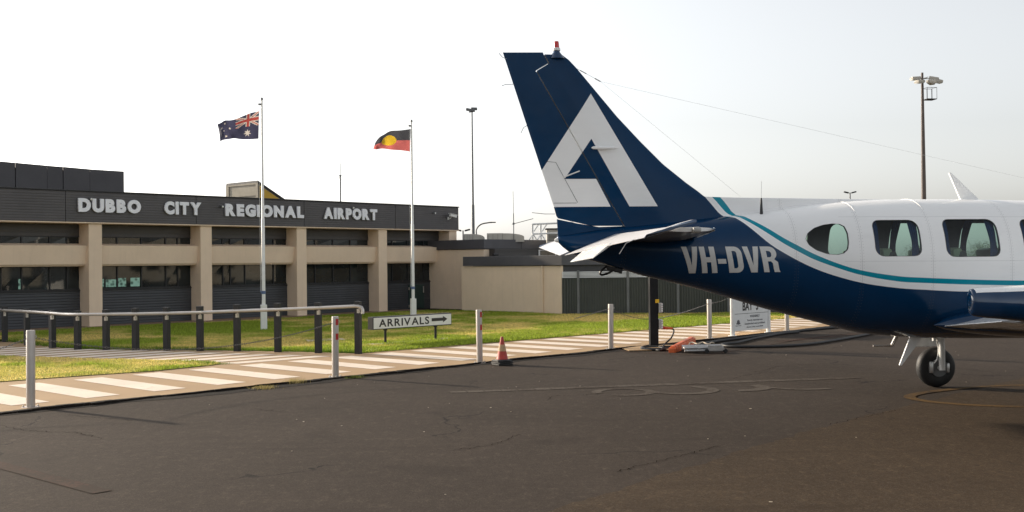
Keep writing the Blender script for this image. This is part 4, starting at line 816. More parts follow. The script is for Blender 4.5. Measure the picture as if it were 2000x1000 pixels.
def livery(name, logo=False, striped=True, lines=()):
    t = NT(name); co = t.coord('Object'); sx = t.n('ShaderNodeSeparateXYZ'); t.l(co, sx.inputs[0]); X, Z = sx.outputs[0], sx.outputs[2]
    def attr(n): a = t.n('ShaderNodeAttribute', attribute_name=n); return t.math('GREATER_THAN', a.outputs['Fac'], 0.0)
    nz = t.noise(co, 2.0, 5); navy = t.ramp(nz, [(.3, tuple(x*.9 for x in NAVY)), (.7, tuple(x*1.1 for x in NAVY))])
    dirt = t.noise(co, 5, 6, .7, (.35,1,1)); whi = t.mix(t.rng(dirt, .5, .8, 0, .22), WHITE, tuple(x*.7 for x in WHITE))
    c = navy
    if striped: c = t.mix(attr('dn'), c, whi); c = t.mix(attr('dl'), c, TEAL); c = t.mix(attr('dh'), c, whi)
    if logo:
        def half(a, b):
            nx, nz_ = -(b[1]-a[1]), (b[0]-a[0]); k = -(nx*a[0]+nz_*a[1]); return t.math('GREATER_THAN', t.math('ADD', t.math('MULTIPLY', X, nx), t.math('MULTIPLY_ADD', Z, nz_, k)), 0)
        def poly(P):
            r = None
            for a, b in zip(P, P[1:]+P[:1]): h = half(a, b); r = h if r is None else t.math('MULTIPLY', r, h)
            return r
        def ccw(P): return P if sum(a[0]*b[1]-b[0]*a[1] for a, b in zip(P, P[1:]+P[:1])) > 0 else P[::-1]
        o = poly(ccw([(.355,3.504),(-.185,2.678),(-.30,2.294),(1.061,2.294)])); i1 = poly(ccw([(.35,3.018),(.062,2.591),(.401,2.590)])); i2 = poly(ccw([(.35,3.018),(.40,2.59),(.554,2.294),(.756,2.294)]))
        hole = t.math('MAXIMUM', i1, i2); c = t.mix(t.math('MULTIPLY', o, t.math('SUBTRACT', 1, hole)), c, whi)
    # skin joints and rivet rows
    for x in lines:
        d = t.math('ABSOLUTE', t.math('SUBTRACT', X, x)); c = t.mix(t.math('MULTIPLY', t.math('LESS_THAN', d, .0022), .35), c, (.05,.05,.06))
    if striped and lines:
        for zz in (2.175, 1.70):
            d = t.math('ABSOLUTE', t.math('SUBTRACT', t.math('MULTIPLY_ADD', X, .006, Z), zz)); k_ = t.math('MULTIPLY', t.math('LESS_THAN', d, .0018), t.math('GREATER_THAN', X, 2.95)); c = t.mix(t.math('MULTIPLY', k_, .3), c, (.05,.05,.06))
        # rivet rows beside each skin joint
        for x in lines:
            d = t.math('ABSOLUTE', t.math('SUBTRACT', t.math('ABSOLUTE', t.math('SUBTRACT', X, x)), .018)); zz = t.math('LESS_THAN', t.math('ABSOLUTE', t.math('SUBTRACT', t.math('FRACT', t.math('MULTIPLY', Z, 32)), .5)), .14); k_ = t.math('MULTIPLY', t.math('LESS_THAN', d, .003), zz); c = t.mix(t.math('MULTIPLY', k_, .35), c, (.12,.12,.13))
    t.l(c, t.b.inputs['Base Color']); t.l(t.rng(t.noise(co, 7, 5), .3, .7, .08, .24), t.b.inputs['Roughness']); t.b.inputs['Specular IOR Level'].default_value = .3
    v = t.noise(co, 3.2, 3, .5, (1,1,1.6)); t.bump(v, .12, .02); return t.m
MF = livery('fuselage_paint', lines=(.66,1.46,2.45,3.13,3.89,4.78,5.66)); MV = livery('fin_paint', logo=True); MV.node_tree.nodes['Principled BSDF'].inputs['Specular IOR Level'].default_value = .14
# windows (s,z) outlines
W1 = [(2.552,1.922),(2.583,1.987),(2.662,2.041),(2.76,2.073),(2.86,2.086),(2.939,2.080),(2.984,2.052),(3.003,1.98),(3.002,1.873),(2.985,1.803),(2.939,1.764),(2.868,1.75),(2.762,1.762),(2.658,1.801),(2.582,1.856)]
def rrect(a, b, z0, z1, sl=.0, r=.095, n=6):
    P = []
    for cx, cz, st, rr in ((b-r, z1-r, 0, r),(a+r*.8, z1-r*.8, 90, r*.8),(a+r, z0+r, 180, r),(b-r*.8, z0+r*.8, 270, r*.8)):
        for k in range(n+1): t = R(st+90*k/n); P.append((cx+rr*math.cos(t), cz+rr*math.sin(t)))
    return [(x-(z-(z0+z1)/2)/(z1-z0)*sl*2, z) for x, z in P]
WINS = [W1, rrect(3.272,3.775,1.729,2.118), rrect(4.04,4.655,1.716,2.122), rrect(4.93,5.50,1.716,2.118), rrect(5.78,6.33,1.716,2.11), rrect(6.55,7.05,1.70,2.02)]
svals = sorted(set([round(-.02+.02*i, 3) for i in range(8)] + [round(.14+.05*i, 3) for i in range(196) if .14+.05*i < 9.85] + [9.85]))
NPH = 120; phs = [2*math.pi*k/NPH for k in range(NPH)]   # 3 degrees
K0, K1 = 1, 17        # 3..51 degrees window band
def win_cols(w_):
    a, b = min(p[0] for p in w_)-.05, max(p[0] for p in w_)+.05; i0 = max(i for i, s in enumerate(svals) if s <= a); i1 = min(i for i, s in enumerate(svals) if s >= b); return i0, i1
def build_shell(inset=0, s_lo=-9, s_hi=99):
    V = []; F = []; idx = {}
    def P(s, ph=None, z=None, sgn=1):
        if ph is not None: p = sz_of(s, ph)
        else: p = (s, -sgn*hside(s, z), z)
        if inset:
            zc = (ZT(s)+ZB(s))/2; k = 1-inset/max(HW(s), .1); p = (p[0], p[1]*k, p[2] if ph is None else zc+(p[2]-zc)*k)
        V.append(p); return len(V)-1
    cols_ = [i for i, s in enumerate(svals) if s_lo <= s <= s_hi]
    for i in cols_:
        for k in range(NPH): idx[i,k] = P(svals[i], phs[k])
    skip = set(); rects = []
    for w_ in WINS:
        i0, i1 = win_cols(w_)
        if i0 not in cols_ or i1 not in cols_: continue
        for sgn, (ka, kb) in ((1,(K0,K1)), (-1,(NPH//2-K1, NPH//2-K0))):
            for i in range(i0, i1):
                for k in range(ka, kb): skip.add((i,k))
            per = [(i,ka) for i in range(i0,i1)] + [(i1,k) for k in range(ka,kb)] + [(i,kb) for i in range(i1,i0,-1)] + [(i0,k) for k in range(kb,ka,-1)]
            rects.append((w_, sgn, per))
    for a, b in zip(cols_, cols_[1:]):
        for k in range(NPH):
            if (a,k) not in skip: F.append((idx[a,k], idx[b,k], idx[b,(k+1)%NPH], idx[a,(k+1)%NPH]))
    outl = []
    for w_, sgn, per in rects:
        cx = sum(p[0] for p in w_)/len(w_); cz = sum(p[1] for p in w_)/len(w_); ids = [idx[p] for p in per]; ring = []
        for j in ids:
            s, y, z = V[j]
            if inset: zc = (ZT(s)+ZB(s))/2; z = zc+(z-zc)/(1-inset/HW(s))
            dx, dz = s-cx, z-cz; best = 1
            for a, b in zip(w_, w_[1:]+w_[:1]):
                ex, ez = b[0]-a[0], b[1]-a[1]; den = dx*ez-dz*ex
                if abs(den) < 1e-12: continue
                t = ((a[0]-cx)*ez-(a[1]-cz)*ex)/den; u_ = ((a[0]-cx)*dz-(a[1]-cz)*dx)/den
                if t > 0 and -1e-9 <= u_ <= 1+1e-9: best = t; break
            ring.append(((s,z),(cx+dx*best, cz+dz*best)))
        prev = ids
        for f in (.45,.8,1.0):
            cur = [P(o_[0]+(i_[0]-o_[0])*f, z=o_[1]+(i_[1]-o_[1])*f, sgn=sgn) for o_, i_ in ring]; n = len(cur)
            F += [(prev[j], prev[(j+1)%n], cur[(j+1)%n], cur[j]) for j in range(n)]; prev = cur
        outl.append((sgn, [r_[1] for r_ in ring], (cx, cz)))
    for side_i in (cols_[0], cols_[-1]):
        if (side_i == cols_[0] and s_lo < -1) or (side_i == cols_[-1] and s_hi > 20):
            s = svals[side_i]; V.append((s, 0, (ZT(s)+ZB(s))/2)); c = len(V)-1; F += [(c, idx[side_i,k], idx[side_i,(k+1)%NPH]) for k in range(NPH)]
    return V, F, outl
V_, F_, OUT = build_shell(); fm = MB(); fm.v, fm.f = V_, F_; fus = fm.build('fuselage', MF, AC, True, 60); livery_attr(fus.data)
V_, F_, _ = build_shell(.024, 2.3, 7.1); fm = MB(); fm.v, fm.f = V_, F_; fm.build('cabin_lining', mat('cabin_lining', (.075,.08,.085), .8), AC, True)
for s in (2.32, 7.08):
    q = MB(); q.add([sz_of(s, p) for p in phs], [tuple(range(NPH))]); ob = q.build('bulkhead', mat('bulkhead', (.07,.07,.075), .8), AC); ob.scale = (1,.93,1)
q = MB(); q.span((3.3,-.50,1.20),(7.05,.50,1.23)); q.build('cabin_floor', mat('carpet', (.05,.05,.055), .9), AC)
def glass_mat():
    t = NT('cabin_glass'); tr = t.n('ShaderNodeBsdfTransparent'); tr.inputs[0].default_value = (.76,.93,.88,1); gl = t.n('ShaderNodeBsdfGlossy'); gl.inputs['Roughness'].default_value = .02; fr = t.n('ShaderNodeFresnel'); fr.inputs[0].default_value = 1.45
    mx = t.n('ShaderNodeMixShader'); t.l(fr.outputs[0], mx.inputs[0]); t.l(tr.outputs[0], mx.inputs[1]); t.l(gl.outputs[0], mx.inputs[2]); t.l(mx.outputs[0], t.out.inputs[0]); return t.m
M['glass'] = glass_mat(); M['seal'] = mat('window_seal', (.12,.125,.13), .5)
for sgn, ring, (cx, cz) in OUT:
    n = len(ring); q = MB(); vs = []
    for f, dy in ((1.0,.0),(.99,.003),(.98,.0),(.978,-.010),(.978,-.026),(1.03,-.026)):
        for s, z in ring: s2, z2 = cx+(s-cx)*f, cz+(z-cz)*f; vs.append((s2, -sgn*(hside(s2, z2)+dy), z2))
    q.add(vs, [(a*n+j, a*n+(j+1)%n, (a+1)*n+(j+1)%n, (a+1)*n+j) for a in range(5) for j in range(n)]); wo = q.build('window', M['seal'], AC, True, 60)
    q = MB(); vs = []
    for f in (.982,.6,.3):
        for s, z in ring: s2, z2 = cx+(s-cx)*f, cz+(z-cz)*f; vs.append((s2, -sgn*(hside(s2, z2)-.010), z2))
    vs.append((cx, -sgn*(hside(cx, cz)-.010), cz))
    q.add(vs, [(a*n+j, a*n+(j+1)%n, (a+1)*n+(j+1)%n, (a+1)*n+j) for a in range(2) for j in range(n)] + [(2*n+j, 2*n+(j+1)%n, 3*n) for j in range(n)]); q.build('pane', M['glass'], wo, True, fix=False)
# curtains and seats
mcur = mat('navy_curtain', (.02,.07,.22), .9, var=.3, scale=30)
def curtain(s0, s1, sgn, z0=1.68, z1=2.14, pinch=.45):
    q = MB(); V = []; n, m_ = 40, 18
    for j in range(m_+1):
        tz = j/m_; z = z0+(z1-z0)*tz; wf = 1-pinch*math.exp(-((tz-.42)/.22)**2)
        for i in range(n+1):
            u_ = i/n; sc_ = (s0+s1)/2+(u_-.5)*(s1-s0)*wf; V.append((sc_, -sgn*(hside(sc_, z)-.062-.010*math.sin(u_*26)), z))
    q.add(V, [(j*(n+1)+i, j*(n+1)+i+1, (j+1)*(n+1)+i+1, (j+1)*(n+1)+i) for j in range(m_) for i in range(n)]); q.build('curtain', mcur, AC, True, fix=False)
for w_ in WINS[1:5]:
    a, b = min(p[0] for p in w_), max(p[0] for p in w_)
    for sgn in (1, -1):
        if sgn > 0 or w_ is not WINS[1]: curtain(a-.01, a+.085, sgn, pinch=.25)
        curtain(b-.085, b+.01, sgn, pinch=.25)
msea = mat('olive_seat', (.24,.26,.18), .7); msed = mat('dark_seat', (.03,.03,.035), .7)
for s in (3.40, 4.20, 5.05, 5.9):
    for y in (-.30, .30):
        q = MB(); q.box((s+.10,y,1.53), (.12,.42,.58), Matrix.Rotation(R(-8),3,'Y'), .05); q.box((s+.32,y,1.36), (.44,.42,.12), None, .04); q.build('seat', msea, AC, True)
        q = MB(); q.box((s+.145,y,1.52), (.12,.44,.54), Matrix.Rotation(R(-8),3,'Y'), .05); q.build('seat_back', msed, AC, True)
# fin, rudder, dorsal strake
LEp = [(2.0,1.95),(2.2,1.80),(2.39,1.64),(2.402,1.61),(2.46,1.537),(2.552,1.406),(2.752,1.151),(3.0,.898),(3.263,.647),(3.558,.397),(3.786,.204),(3.88,.112),(3.918,.05)]
TEp = [(2.0,-.01),(2.17,-.02),(2.301,-.054),(2.683,-.18),(3.951,-.59)]
HGp = [(2.05,.715),(2.09,.695),(3.741,-.235),(3.82,-.10),(3.93,-.155)]
def thick(s, z):
    a, b = interp(z, TEp), interp(min(z,3.9), LEp); c = min(max((s-a)/max(b-a, .05), 0), 1); T_ = interp(z, [(2.0,.105),(2.5,.085),(3.9,.040)])
    f = (c/.62)**.9 if c < .62 else math.sqrt(max(0, 1-((c-.62)/.38)**2.2)); return max(T_*min(f,1), .0035)
def plate(zr, L, Rr, ncol=40):
    V = []; F = []; nr = len(zr)
    for z in zr:
        a, b = L(z), Rr(z)
        for sg in (1, -1):
            for i in range(ncol+1):
                u_ = i/ncol; u_ = .5-.5*math.cos(math.pi*u_); s = a+(b-a)*u_; V.append((s, -sg*thick(s, z), z))
    w_ = ncol+1
    for j in range(nr-1):
        for sd_ in (0, 1):
            for i in range(ncol):
                a = j*2*w_+sd_*w_+i; b = a+2*w_; F.append((a, a+1, b+1, b) if sd_ == 0 else (a, b, b+1, a+1))
        for i in (0, ncol): a = j*2*w_+i; F.append((a, a+w_, a+3*w_, a+2*w_))
    for j in (0, nr-1):
        for i in range(ncol): a = j*2*w_+i; F.append((a, a+1, a+w_+1, a+w_))
    q = MB(); q.v, q.f = V, F; return q
hg = lambda z: interp(z, HGp)
fin = plate([2.0+.0275*i for i in range(63)]+[3.735,3.745,3.77,3.80,3.82,3.84,3.87,3.90,3.915], lambda z: hg(z)+.008, lambda z: interp(z, LEp)).build('fin', MV, AC, True, 35); livery_attr(fin.data)
zr = [2.09+.0275*i for i in range(60)]+[3.735,3.745,3.77,3.80,3.82,3.85,3.88,3.91,3.935]
rud = plate(zr, lambda z: interp(z, TEp) if z > 2.175 else -.02+(2.175-z)/(2.175-2.07)*.46, lambda z: hg(z)-.006).build('rudder', MV, AC, True, 35); livery_attr(rud.data)
tc = plate([1.95,1.97,2.0,2.03,2.055], lambda z: interp(z, [(1.95,.0),(2.055,-.01)]), lambda z: .72); 
for i, v in enumerate(tc.v): pass
q = MB(); lo = [(-.01,1.95),(-.02,2.163),(.20,2.116),(.43,2.077),(.69,2.084),(.75,1.95)]
n = len(lo); q.add([(s, -(.012+.10*max(0,s)*(2.25-z)*2), z) for s, z in lo]+[(s, (.012+.10*max(0,s)*(2.25-z)*2), z) for s, z in lo], [tuple(range(n)), tuple(range(n,2*n))[::-1]]+[(i,(i+1)%n,n+(i+1)%n,n+i) for i in range(n)])
tco = q.build('tail_fairing', MV, AC); livery_attr(tco.data)
q = MB(); V = []; F = []; ss = [1.3+.04*i for i in range(64)]; prof = [(-1,-.06),(-.5,.3),(-.42,.8),(-.2,1.0),(.2,1.0),(.42,.8),(.5,.3),(1,-.06)]
for s in ss:
    zt = interp(s, [(1.3,2.40),(1.6,2.402),(1.69,2.398),(1.93,2.39),(3.76,2.364),(4,2.35)]); zb = ZT(s)-.03; hw_ = interp(s, [(1.3,.05),(2,.075),(3,.11),(3.8,.14)])
    for a, b in prof: V.append((s, -a*hw_*(1.5 if abs(a) == 1 else 1), zb+(zt-zb)*b))
m_ = len(prof)
for j in range(len(ss)-1): F += [(j*m_+i, (j+1)*m_+i, (j+1)*m_+i+1, j*m_+i+1) for i in range(m_-1)]
F += [tuple(range(m_)), tuple((len(ss)-1)*m_+i for i in range(m_))[::-1]]; q.add(V, F); so_ = q.build('dorsal_fin', MF, AC, True, 50); livery_attr(so_.data)
# beacon on the fin tip
q = MB(); q.lathe([(.09,0),(.07,.03),(.038,.07),(.034,.09)], 20, (-.006,0,3.875)); q.build('beacon_mount', M['aircraft_navy'], AC, True)
q = MB(); q.lathe([(.042,.0),(.042,.022),(.034,.03)], 20, (-.006,0,3.962)); q.build('beacon_ring', M['white_paint'], AC, True)
def lens_red():
    t = NT('beacon_lens'); t.b.inputs['Base Color'].default_value = (.55,.01,.01,1); t.b.inputs['Roughness'].default_value = .15; t.b.inputs['Coat Weight'].default_value = .5; return t.m
q = MB(); q.lathe([(.032,0),(.026,.06),(.022,.072),(0,.078)], 20, (-.006,0,3.99)); q.build('beacon', lens_red(), AC, True)
q = MB(); q.lathe([(.0,0),(.016,.010),(.024,.03),(.026,.05),(.022,.07)], 16, (-.055,0,1.94), (1,0,0)); q.build('tail_light', M['white_paint'], AC, True)
# control surface gaps, tab lines, pods, static wicks
def strip3(name, P, r, mt, y=None): 
    for sg in (1, -1):
        q = MB(); q.tube([(s, -sg*(thick(s, z)+.001 if y is None else y), z) for s, z in P], r, 4); q.build(name, mt, AC)
mgap = mat('tab_line_dark', (.004,.006,.012), .6)  # near-black colour of the tab joint lines
strip3('tab_line', [(-.136,2.78),(-.03,2.768),(.20,2.34)], .0022, mgap); strip3('tab_line', [(-.055,2.305+.03),(.19,2.335)], .0022, mgap)
for sg in (1, -1):
    q = MB(); q.tube([(.03,-sg*.09,2.602),(.21,-sg*.105,2.67)], .0075, 6); q.build('tab_rod', M['white_paint'], AC, True)
    q = MB(); q.lathe([(0,0),(.016,.02),(.019,.12),(.014,.25),(0,.31)], 12, (.335,-sg*.115,2.916), (1,0,0)); q.box((.47,-sg*.09,2.916), (.12,.05,.014)); q.build('fin_antenna', M['aircraft_white'], AC, True)
for P in ([(-.545,3.865),(-.59,3.885),(-.625,3.925)],[(-.47,3.60),(-.56,3.595),(-.60,3.58)],[(-.335,3.16),(-.37,3.14),(-.40,3.08)],[(-.04,2.22),(-.15,2.22),(-.29,2.235)]):
    q = MB(); q.tube([(s,0,z) for s, z in P], .004, 5); q.build('static_wick', M['stay'], AC)
# stabiliser and elevators
def rivet_mat():
    t = NT('riveted_white'); co = t.coord('Object'); mp = t.n('ShaderNodeMapping'); t.l(co, mp.inputs[0]); mp.inputs['Scale'].default_value = (22,14,0); v = t.n('ShaderNodeTexVoronoi'); v.inputs['Scale'].default_value = 1; v.inputs['Randomness'].default_value = 0; t.l(mp.outputs[0], v.inputs['Vector'])
    h = t.rng(v.outputs['Distance'], .10, .22, 1, 0); c = t.mix(t.math('MULTIPLY', h, .35), (.60,.60,.62), (.30,.30,.32)); t.l(c, t.b.inputs['Base Color']); t.b.inputs['Roughness'].default_value = .35; t.bump(h, .4, .004); return t.m
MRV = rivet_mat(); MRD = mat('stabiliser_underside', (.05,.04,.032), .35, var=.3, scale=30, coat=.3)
def loft(secs): 
    q = MB(); n = len(secs[0]); V = [p for s in secs for p in s]; F = [(j*n+i, j*n+(i+1)%n, (j+1)*n+(i+1)%n, (j+1)*n+i) for j in range(len(secs)-1) for i in range(n)] + [tuple(range(n))[::-1], tuple((len(secs)-1)*n+i for i in range(n))]; q.add(V, F); return q
DL = R(18)
for sg in (1, -1):
    def sec(t):
        k = (t-.1)/2.4; le = 1.42+(.885-1.42)*k; hgx = .60+(.455-.60)*k; th = .062+(.022-.062)*k; z = 1.958+.012*k; P = []
        for i in range(15):
            a = math.pi*i/14; x = hgx+.02+(le-hgx-.02)*(.5-.5*math.cos(a)); u_ = (x-hgx)/(le-hgx); P.append((x, th*(.55+.45*math.sin(min(1,u_*1.6)*math.pi/2))*math.sqrt(max(0,1-u_**3.2))))
        return [(x, -sg*t, z+h) for x, h in P]+[(x, -sg*t, z-h) for x, h in P[::-1]]
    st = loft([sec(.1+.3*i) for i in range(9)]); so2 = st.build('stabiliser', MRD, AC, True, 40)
    q = MB(); le = sec(2.51); q.add([(x, -sg*2.505, z) for x, y, z in le], [tuple(range(len(le)))]); q.build('tip_rib', M['aircraft_white'], so2)
    q = MB(); Lr = [(1.43,.10),(.815,2.5)]; q.tube([(1.425,-sg*.12,1.958),(.875,-sg*2.5,1.970),(.86,-sg*2.56,1.970)], [.032,.016,.008], 10); q.build('leading_edge', M['aircraft_navy'], so2, True)
    def esec(t, horn=0):
        k = (t-.1)/2.4; hx = .59+(.45-.59)*k; hz = 1.958+.012*k; c = .59+(.25-.59)*k; th = .040+(.017-.040)*k; ux, uz = math.cos(DL), math.sin(DL)
        loc = [(-c,.0015),(-c*.5,th*.6),(0,th),(.03,th*.8),(.045,0),(.03,-th*.8),(0,-th),(-c*.5,-th*.6),(-c,-.0015)]
        if horn: loc = [(-c,.0015),(-c*.5,th*.7),(0,th),(.12,th*.95),(.225,th*.55),(.245,0),(.225,-th*.55),(.12,-th*.95),(0,-th),(-c*.5,-th*.7),(-c,-.0015)]
        return [(hx+a*ux-h*uz, -sg*t, hz+a*uz+h*ux) for a, h in loc]
    el = loft([esec(.14+.05*i) for i in range(48)]).build('elevator', MRV, AC, True, 30)
    loft([esec(2.515,1),esec(2.55,1),esec(2.66,1)]).build('horn', MRV, el, True, 30)
    lo_ = [Vector(p) for p in esec(2.68,1)]; cc = sum(lo_, Vector())/len(lo_); loft([[Vector((p.x,-sg*2.662,p.z)) for p in lo_],[Vector((p.x,-sg*2.70,p.z))*.5+Vector((cc.x,-sg*2.70,cc.z))*.5 if False else Vector((cc.x+(p.x-cc.x)*.96,-sg*2.695,cc.z+(p.z-cc.z)*.7)) for p in lo_]]).build('horn_cap', M['aircraft_navy'], el, True, 50)
    D2 = R(37); tb = []
    for t in (.78, 1.62):
        e_ = esec(t); te = Vector(e_[0]); up = Vector(e_[1]); base = te.lerp(up, .25); d_ = Vector((-math.cos(D2),0,-math.sin(D2))); nrm = Vector((-math.sin(D2),0,math.cos(D2)))
        tb.append([base+nrm*.012, base+d_*.215+nrm*.002, base+d_*.215-nrm*.002, base-nrm*.012])
    (loft(tb).build('trim_tab', M['aircraft_white'], el) if sg > 0 else None)
    for t in ((2.4,) if sg > 0 else ()): e_ = esec(t); te = Vector(e_[0]); q = MB(); q.tube([te, te+Vector((-.07,0,-.03)), te+Vector((-.13,0,-.12))], .0035, 5); q.build('static_wick', M['stay'], el)
    q = MB(); q.lathe([(.0,0),(.022,.005),(.026,.03),(.026,.055),(.02,.07)], 14, (.68,-sg*2.53,1.965), (1,0,0)); q.build('balance_weight', M['sock_grey'], so2, True)
# tie down loop under the tail
q = MB(); q.tube(crom([(.62,0,1.64),(.55,0,1.59),(.46,0,1.565),(.45,0,1.60),(.52,0,1.66)], 5), .012, 8); q.box((.60,0,1.62), (.18,.02,.05), Matrix.Rotation(R(15),3,'Y'), .006); q.build('tail_skid', M['black'], AC, True)
# blades, whip, wires, steps
q = MB(); q.prism([(4.60,2.34),(4.82,2.34),(4.79,2.385),(4.475,2.668),(4.455,2.662)], (0,.012,0), (1,0,0), (0,0,1), (0,-.024,0)); q.build('blade_antenna', M['aircraft_white'], AC)
q = MB(); q.lathe([(.028,0),(.018,.04),(.010,.20),(.009,.21)], 12, (2.19,-.17,2.165)); q.build('whip_base', M['black'], AC, True)
q = MB(); q.tube([(2.163,-.17,2.42),(2.165,-.17,2.6)], .002, 4); 
q = MB(); q.tube([(2.19,-.17,2.36),(2.195,-.17,2.56)], .0022, 5); q.build('whip', M['stay'], AC)
q = MB(); q.prism([(3.98,.86),(4.13,.86),(4.03,.72),(3.86,.515),(3.835,.52)], (0,.010,0), (1,0,0), (0,0,1), (0,-.02,0)); q.build('belly_antenna', M['aircraft_white'], AC)
q = MB(); q.tube([(4.02,.34,.88),(3.93,.34,.715)], .020, 10); q.tube([(3.94,.34,.705),(3.70,.34,.71)], .009, 8); q.build('entry_step', M['galv'], AC, True)
wa, wb, wc = Vector((.215,0,3.775)), Vector((.47,0,3.64)), None
q = MB(); q.tube([wa, wb], .0022, 5); q.tube([wa.lerp(wb,.12), wa.lerp(wb,.4)], .006, 6); q.tube([wa.lerp(wb,.75), wb], .007, 6); q.tube([wb, (2.02,0,2.40)], .0011, 5); q.tube([wb, (7.3,0,2.20)], .0011, 5); q.build('aerial_wire', M['stay'], AC)
for s in (3.134, 3.889):
    q = MB(); q.tube([tuple(Vector(sz_of(s+.012*math.sin(p*2), p))+Vector((0,0,.002))) for p in np.linspace(R(52), R(128), 30)], .0035, 5); q.build('lap_joint_highlight', M['aircraft_white'], AC, True)  # raised white tubes draw the highlight along each roof lap joint
# registration, curved to the fuselage side
def poly_curve(paths):
    c = bpy.data.curves.new('g', 'CURVE'); c.dimensions = '2D'; c.fill_mode = 'FRONT' 
    for P in paths:
        s = c.splines.new('POLY'); s.points.add(len(P)-1); s.use_cyclic_u = True
        for p, a in zip(s.points, P): p.co = (a[0], a[1], 0, 1)
    o = bpy.data.objects.new('g', c); col.objects.link(o); dg = bpy.context.evaluated_depsgraph_get(); me = bpy.data.meshes.new_from_object(o.evaluated_get(dg)); bpy.data.objects.remove(o); return me
def arcs(cx, cy, rx, ry, a0, a1, n=8): return [(cx+rx*math.cos(R(a0+(a1-a0)*i/n)), cy+ry*math.sin(R(a0+(a1-a0)*i/n))) for i in range(n+1)]
GL = {'V':(.66,[[(0,1),(.22,1),(.33,.28),(.44,1),(.66,1),(.46,0),(.20,0)]]), 'H':(.62,[[(0,0),(0,1),(.22,1),(.22,.6),(.40,.6),(.40,1),(.62,1),(.62,0),(.40,0),(.40,.41),(.22,.41),(.22,0)]]), '-':(.34,[[(0,.35),(.34,.35),(.34,.53),(0,.53)]]),
 'D':(.62,[[(0,0),(0,1)]+arcs(.34,.72,.28,.28,90,0)+arcs(.34,.28,.28,.28,0,-90), [(.22,.17)]+arcs(.31,.27,.09,.10,-90,0)+arcs(.31,.73,.09,.10,0,90)+[(.22,.83)]]),
 'R':(.64,[[(0,0),(0,1)]+arcs(.36,.74,.27,.26,90,-30,10)+[(.50,.50)]+arcs(.42,.36,.21,.11,50,0,4)+[(.63,.10),(.66,0),(.43,0),(.41,.14),(.41,.34),(.35,.42),(.22,.42),(.22,0)], [(.22,.58)]+arcs(.33,.70,.085,.12,-90,90)+[(.22,.83)]])}
def reg(txt, s0, s1, zf, sgn):
    tot = sum(GL[c][0] for c in txt)+.07*(len(txt)-1); k = (s1-s0)/tot; x = 0
    for ch in txt:
        me = poly_curve(GL[ch][1]); bm = bmesh.new(); bm.from_mesh(me); bmesh.ops.triangulate(bm, faces=bm.faces)
        for i in range(1, 12): bmesh.ops.bisect_plane(bm, geom=bm.verts[:]+bm.edges[:]+bm.faces[:], plane_co=(0,i/12,0), plane_no=(0,1,0))
        for v in bm.verts:
            u_ = (x+v.co.x)*k; s = (s0+u_) if sgn > 0 else (s1-u_); zt, zb = zf(s); z = zb+(zt-zb)*v.co.y; s -= sgn*0 - (1-v.co.y)*.075*1 if False else 0; sh = s + (1-v.co.y)*.05*(1 if sgn > 0 else 1); v.co = (sh, -sgn*(hside(sh, z)+.0035), z)
        bm.to_mesh(me); bm.free(); me.materials.append(M['letter_air']); me.name = 'registration_letter'; o = bpy.data.objects.new('registration_letter', me); col.objects.link(o); o.parent = AC; x += GL[ch][0]+.07
M['letter_air'] = mat('registration_white', (.62,.62,.60), .3, var=.05, scale=20)
zf = lambda s: (1.855-.008*(s-1.25), 1.572+.006*(s-1.25))
reg('VH-DVR', 1.245, 2.225, zf, 1); reg('VH-DVR', 1.245, 2.225, zf, -1)
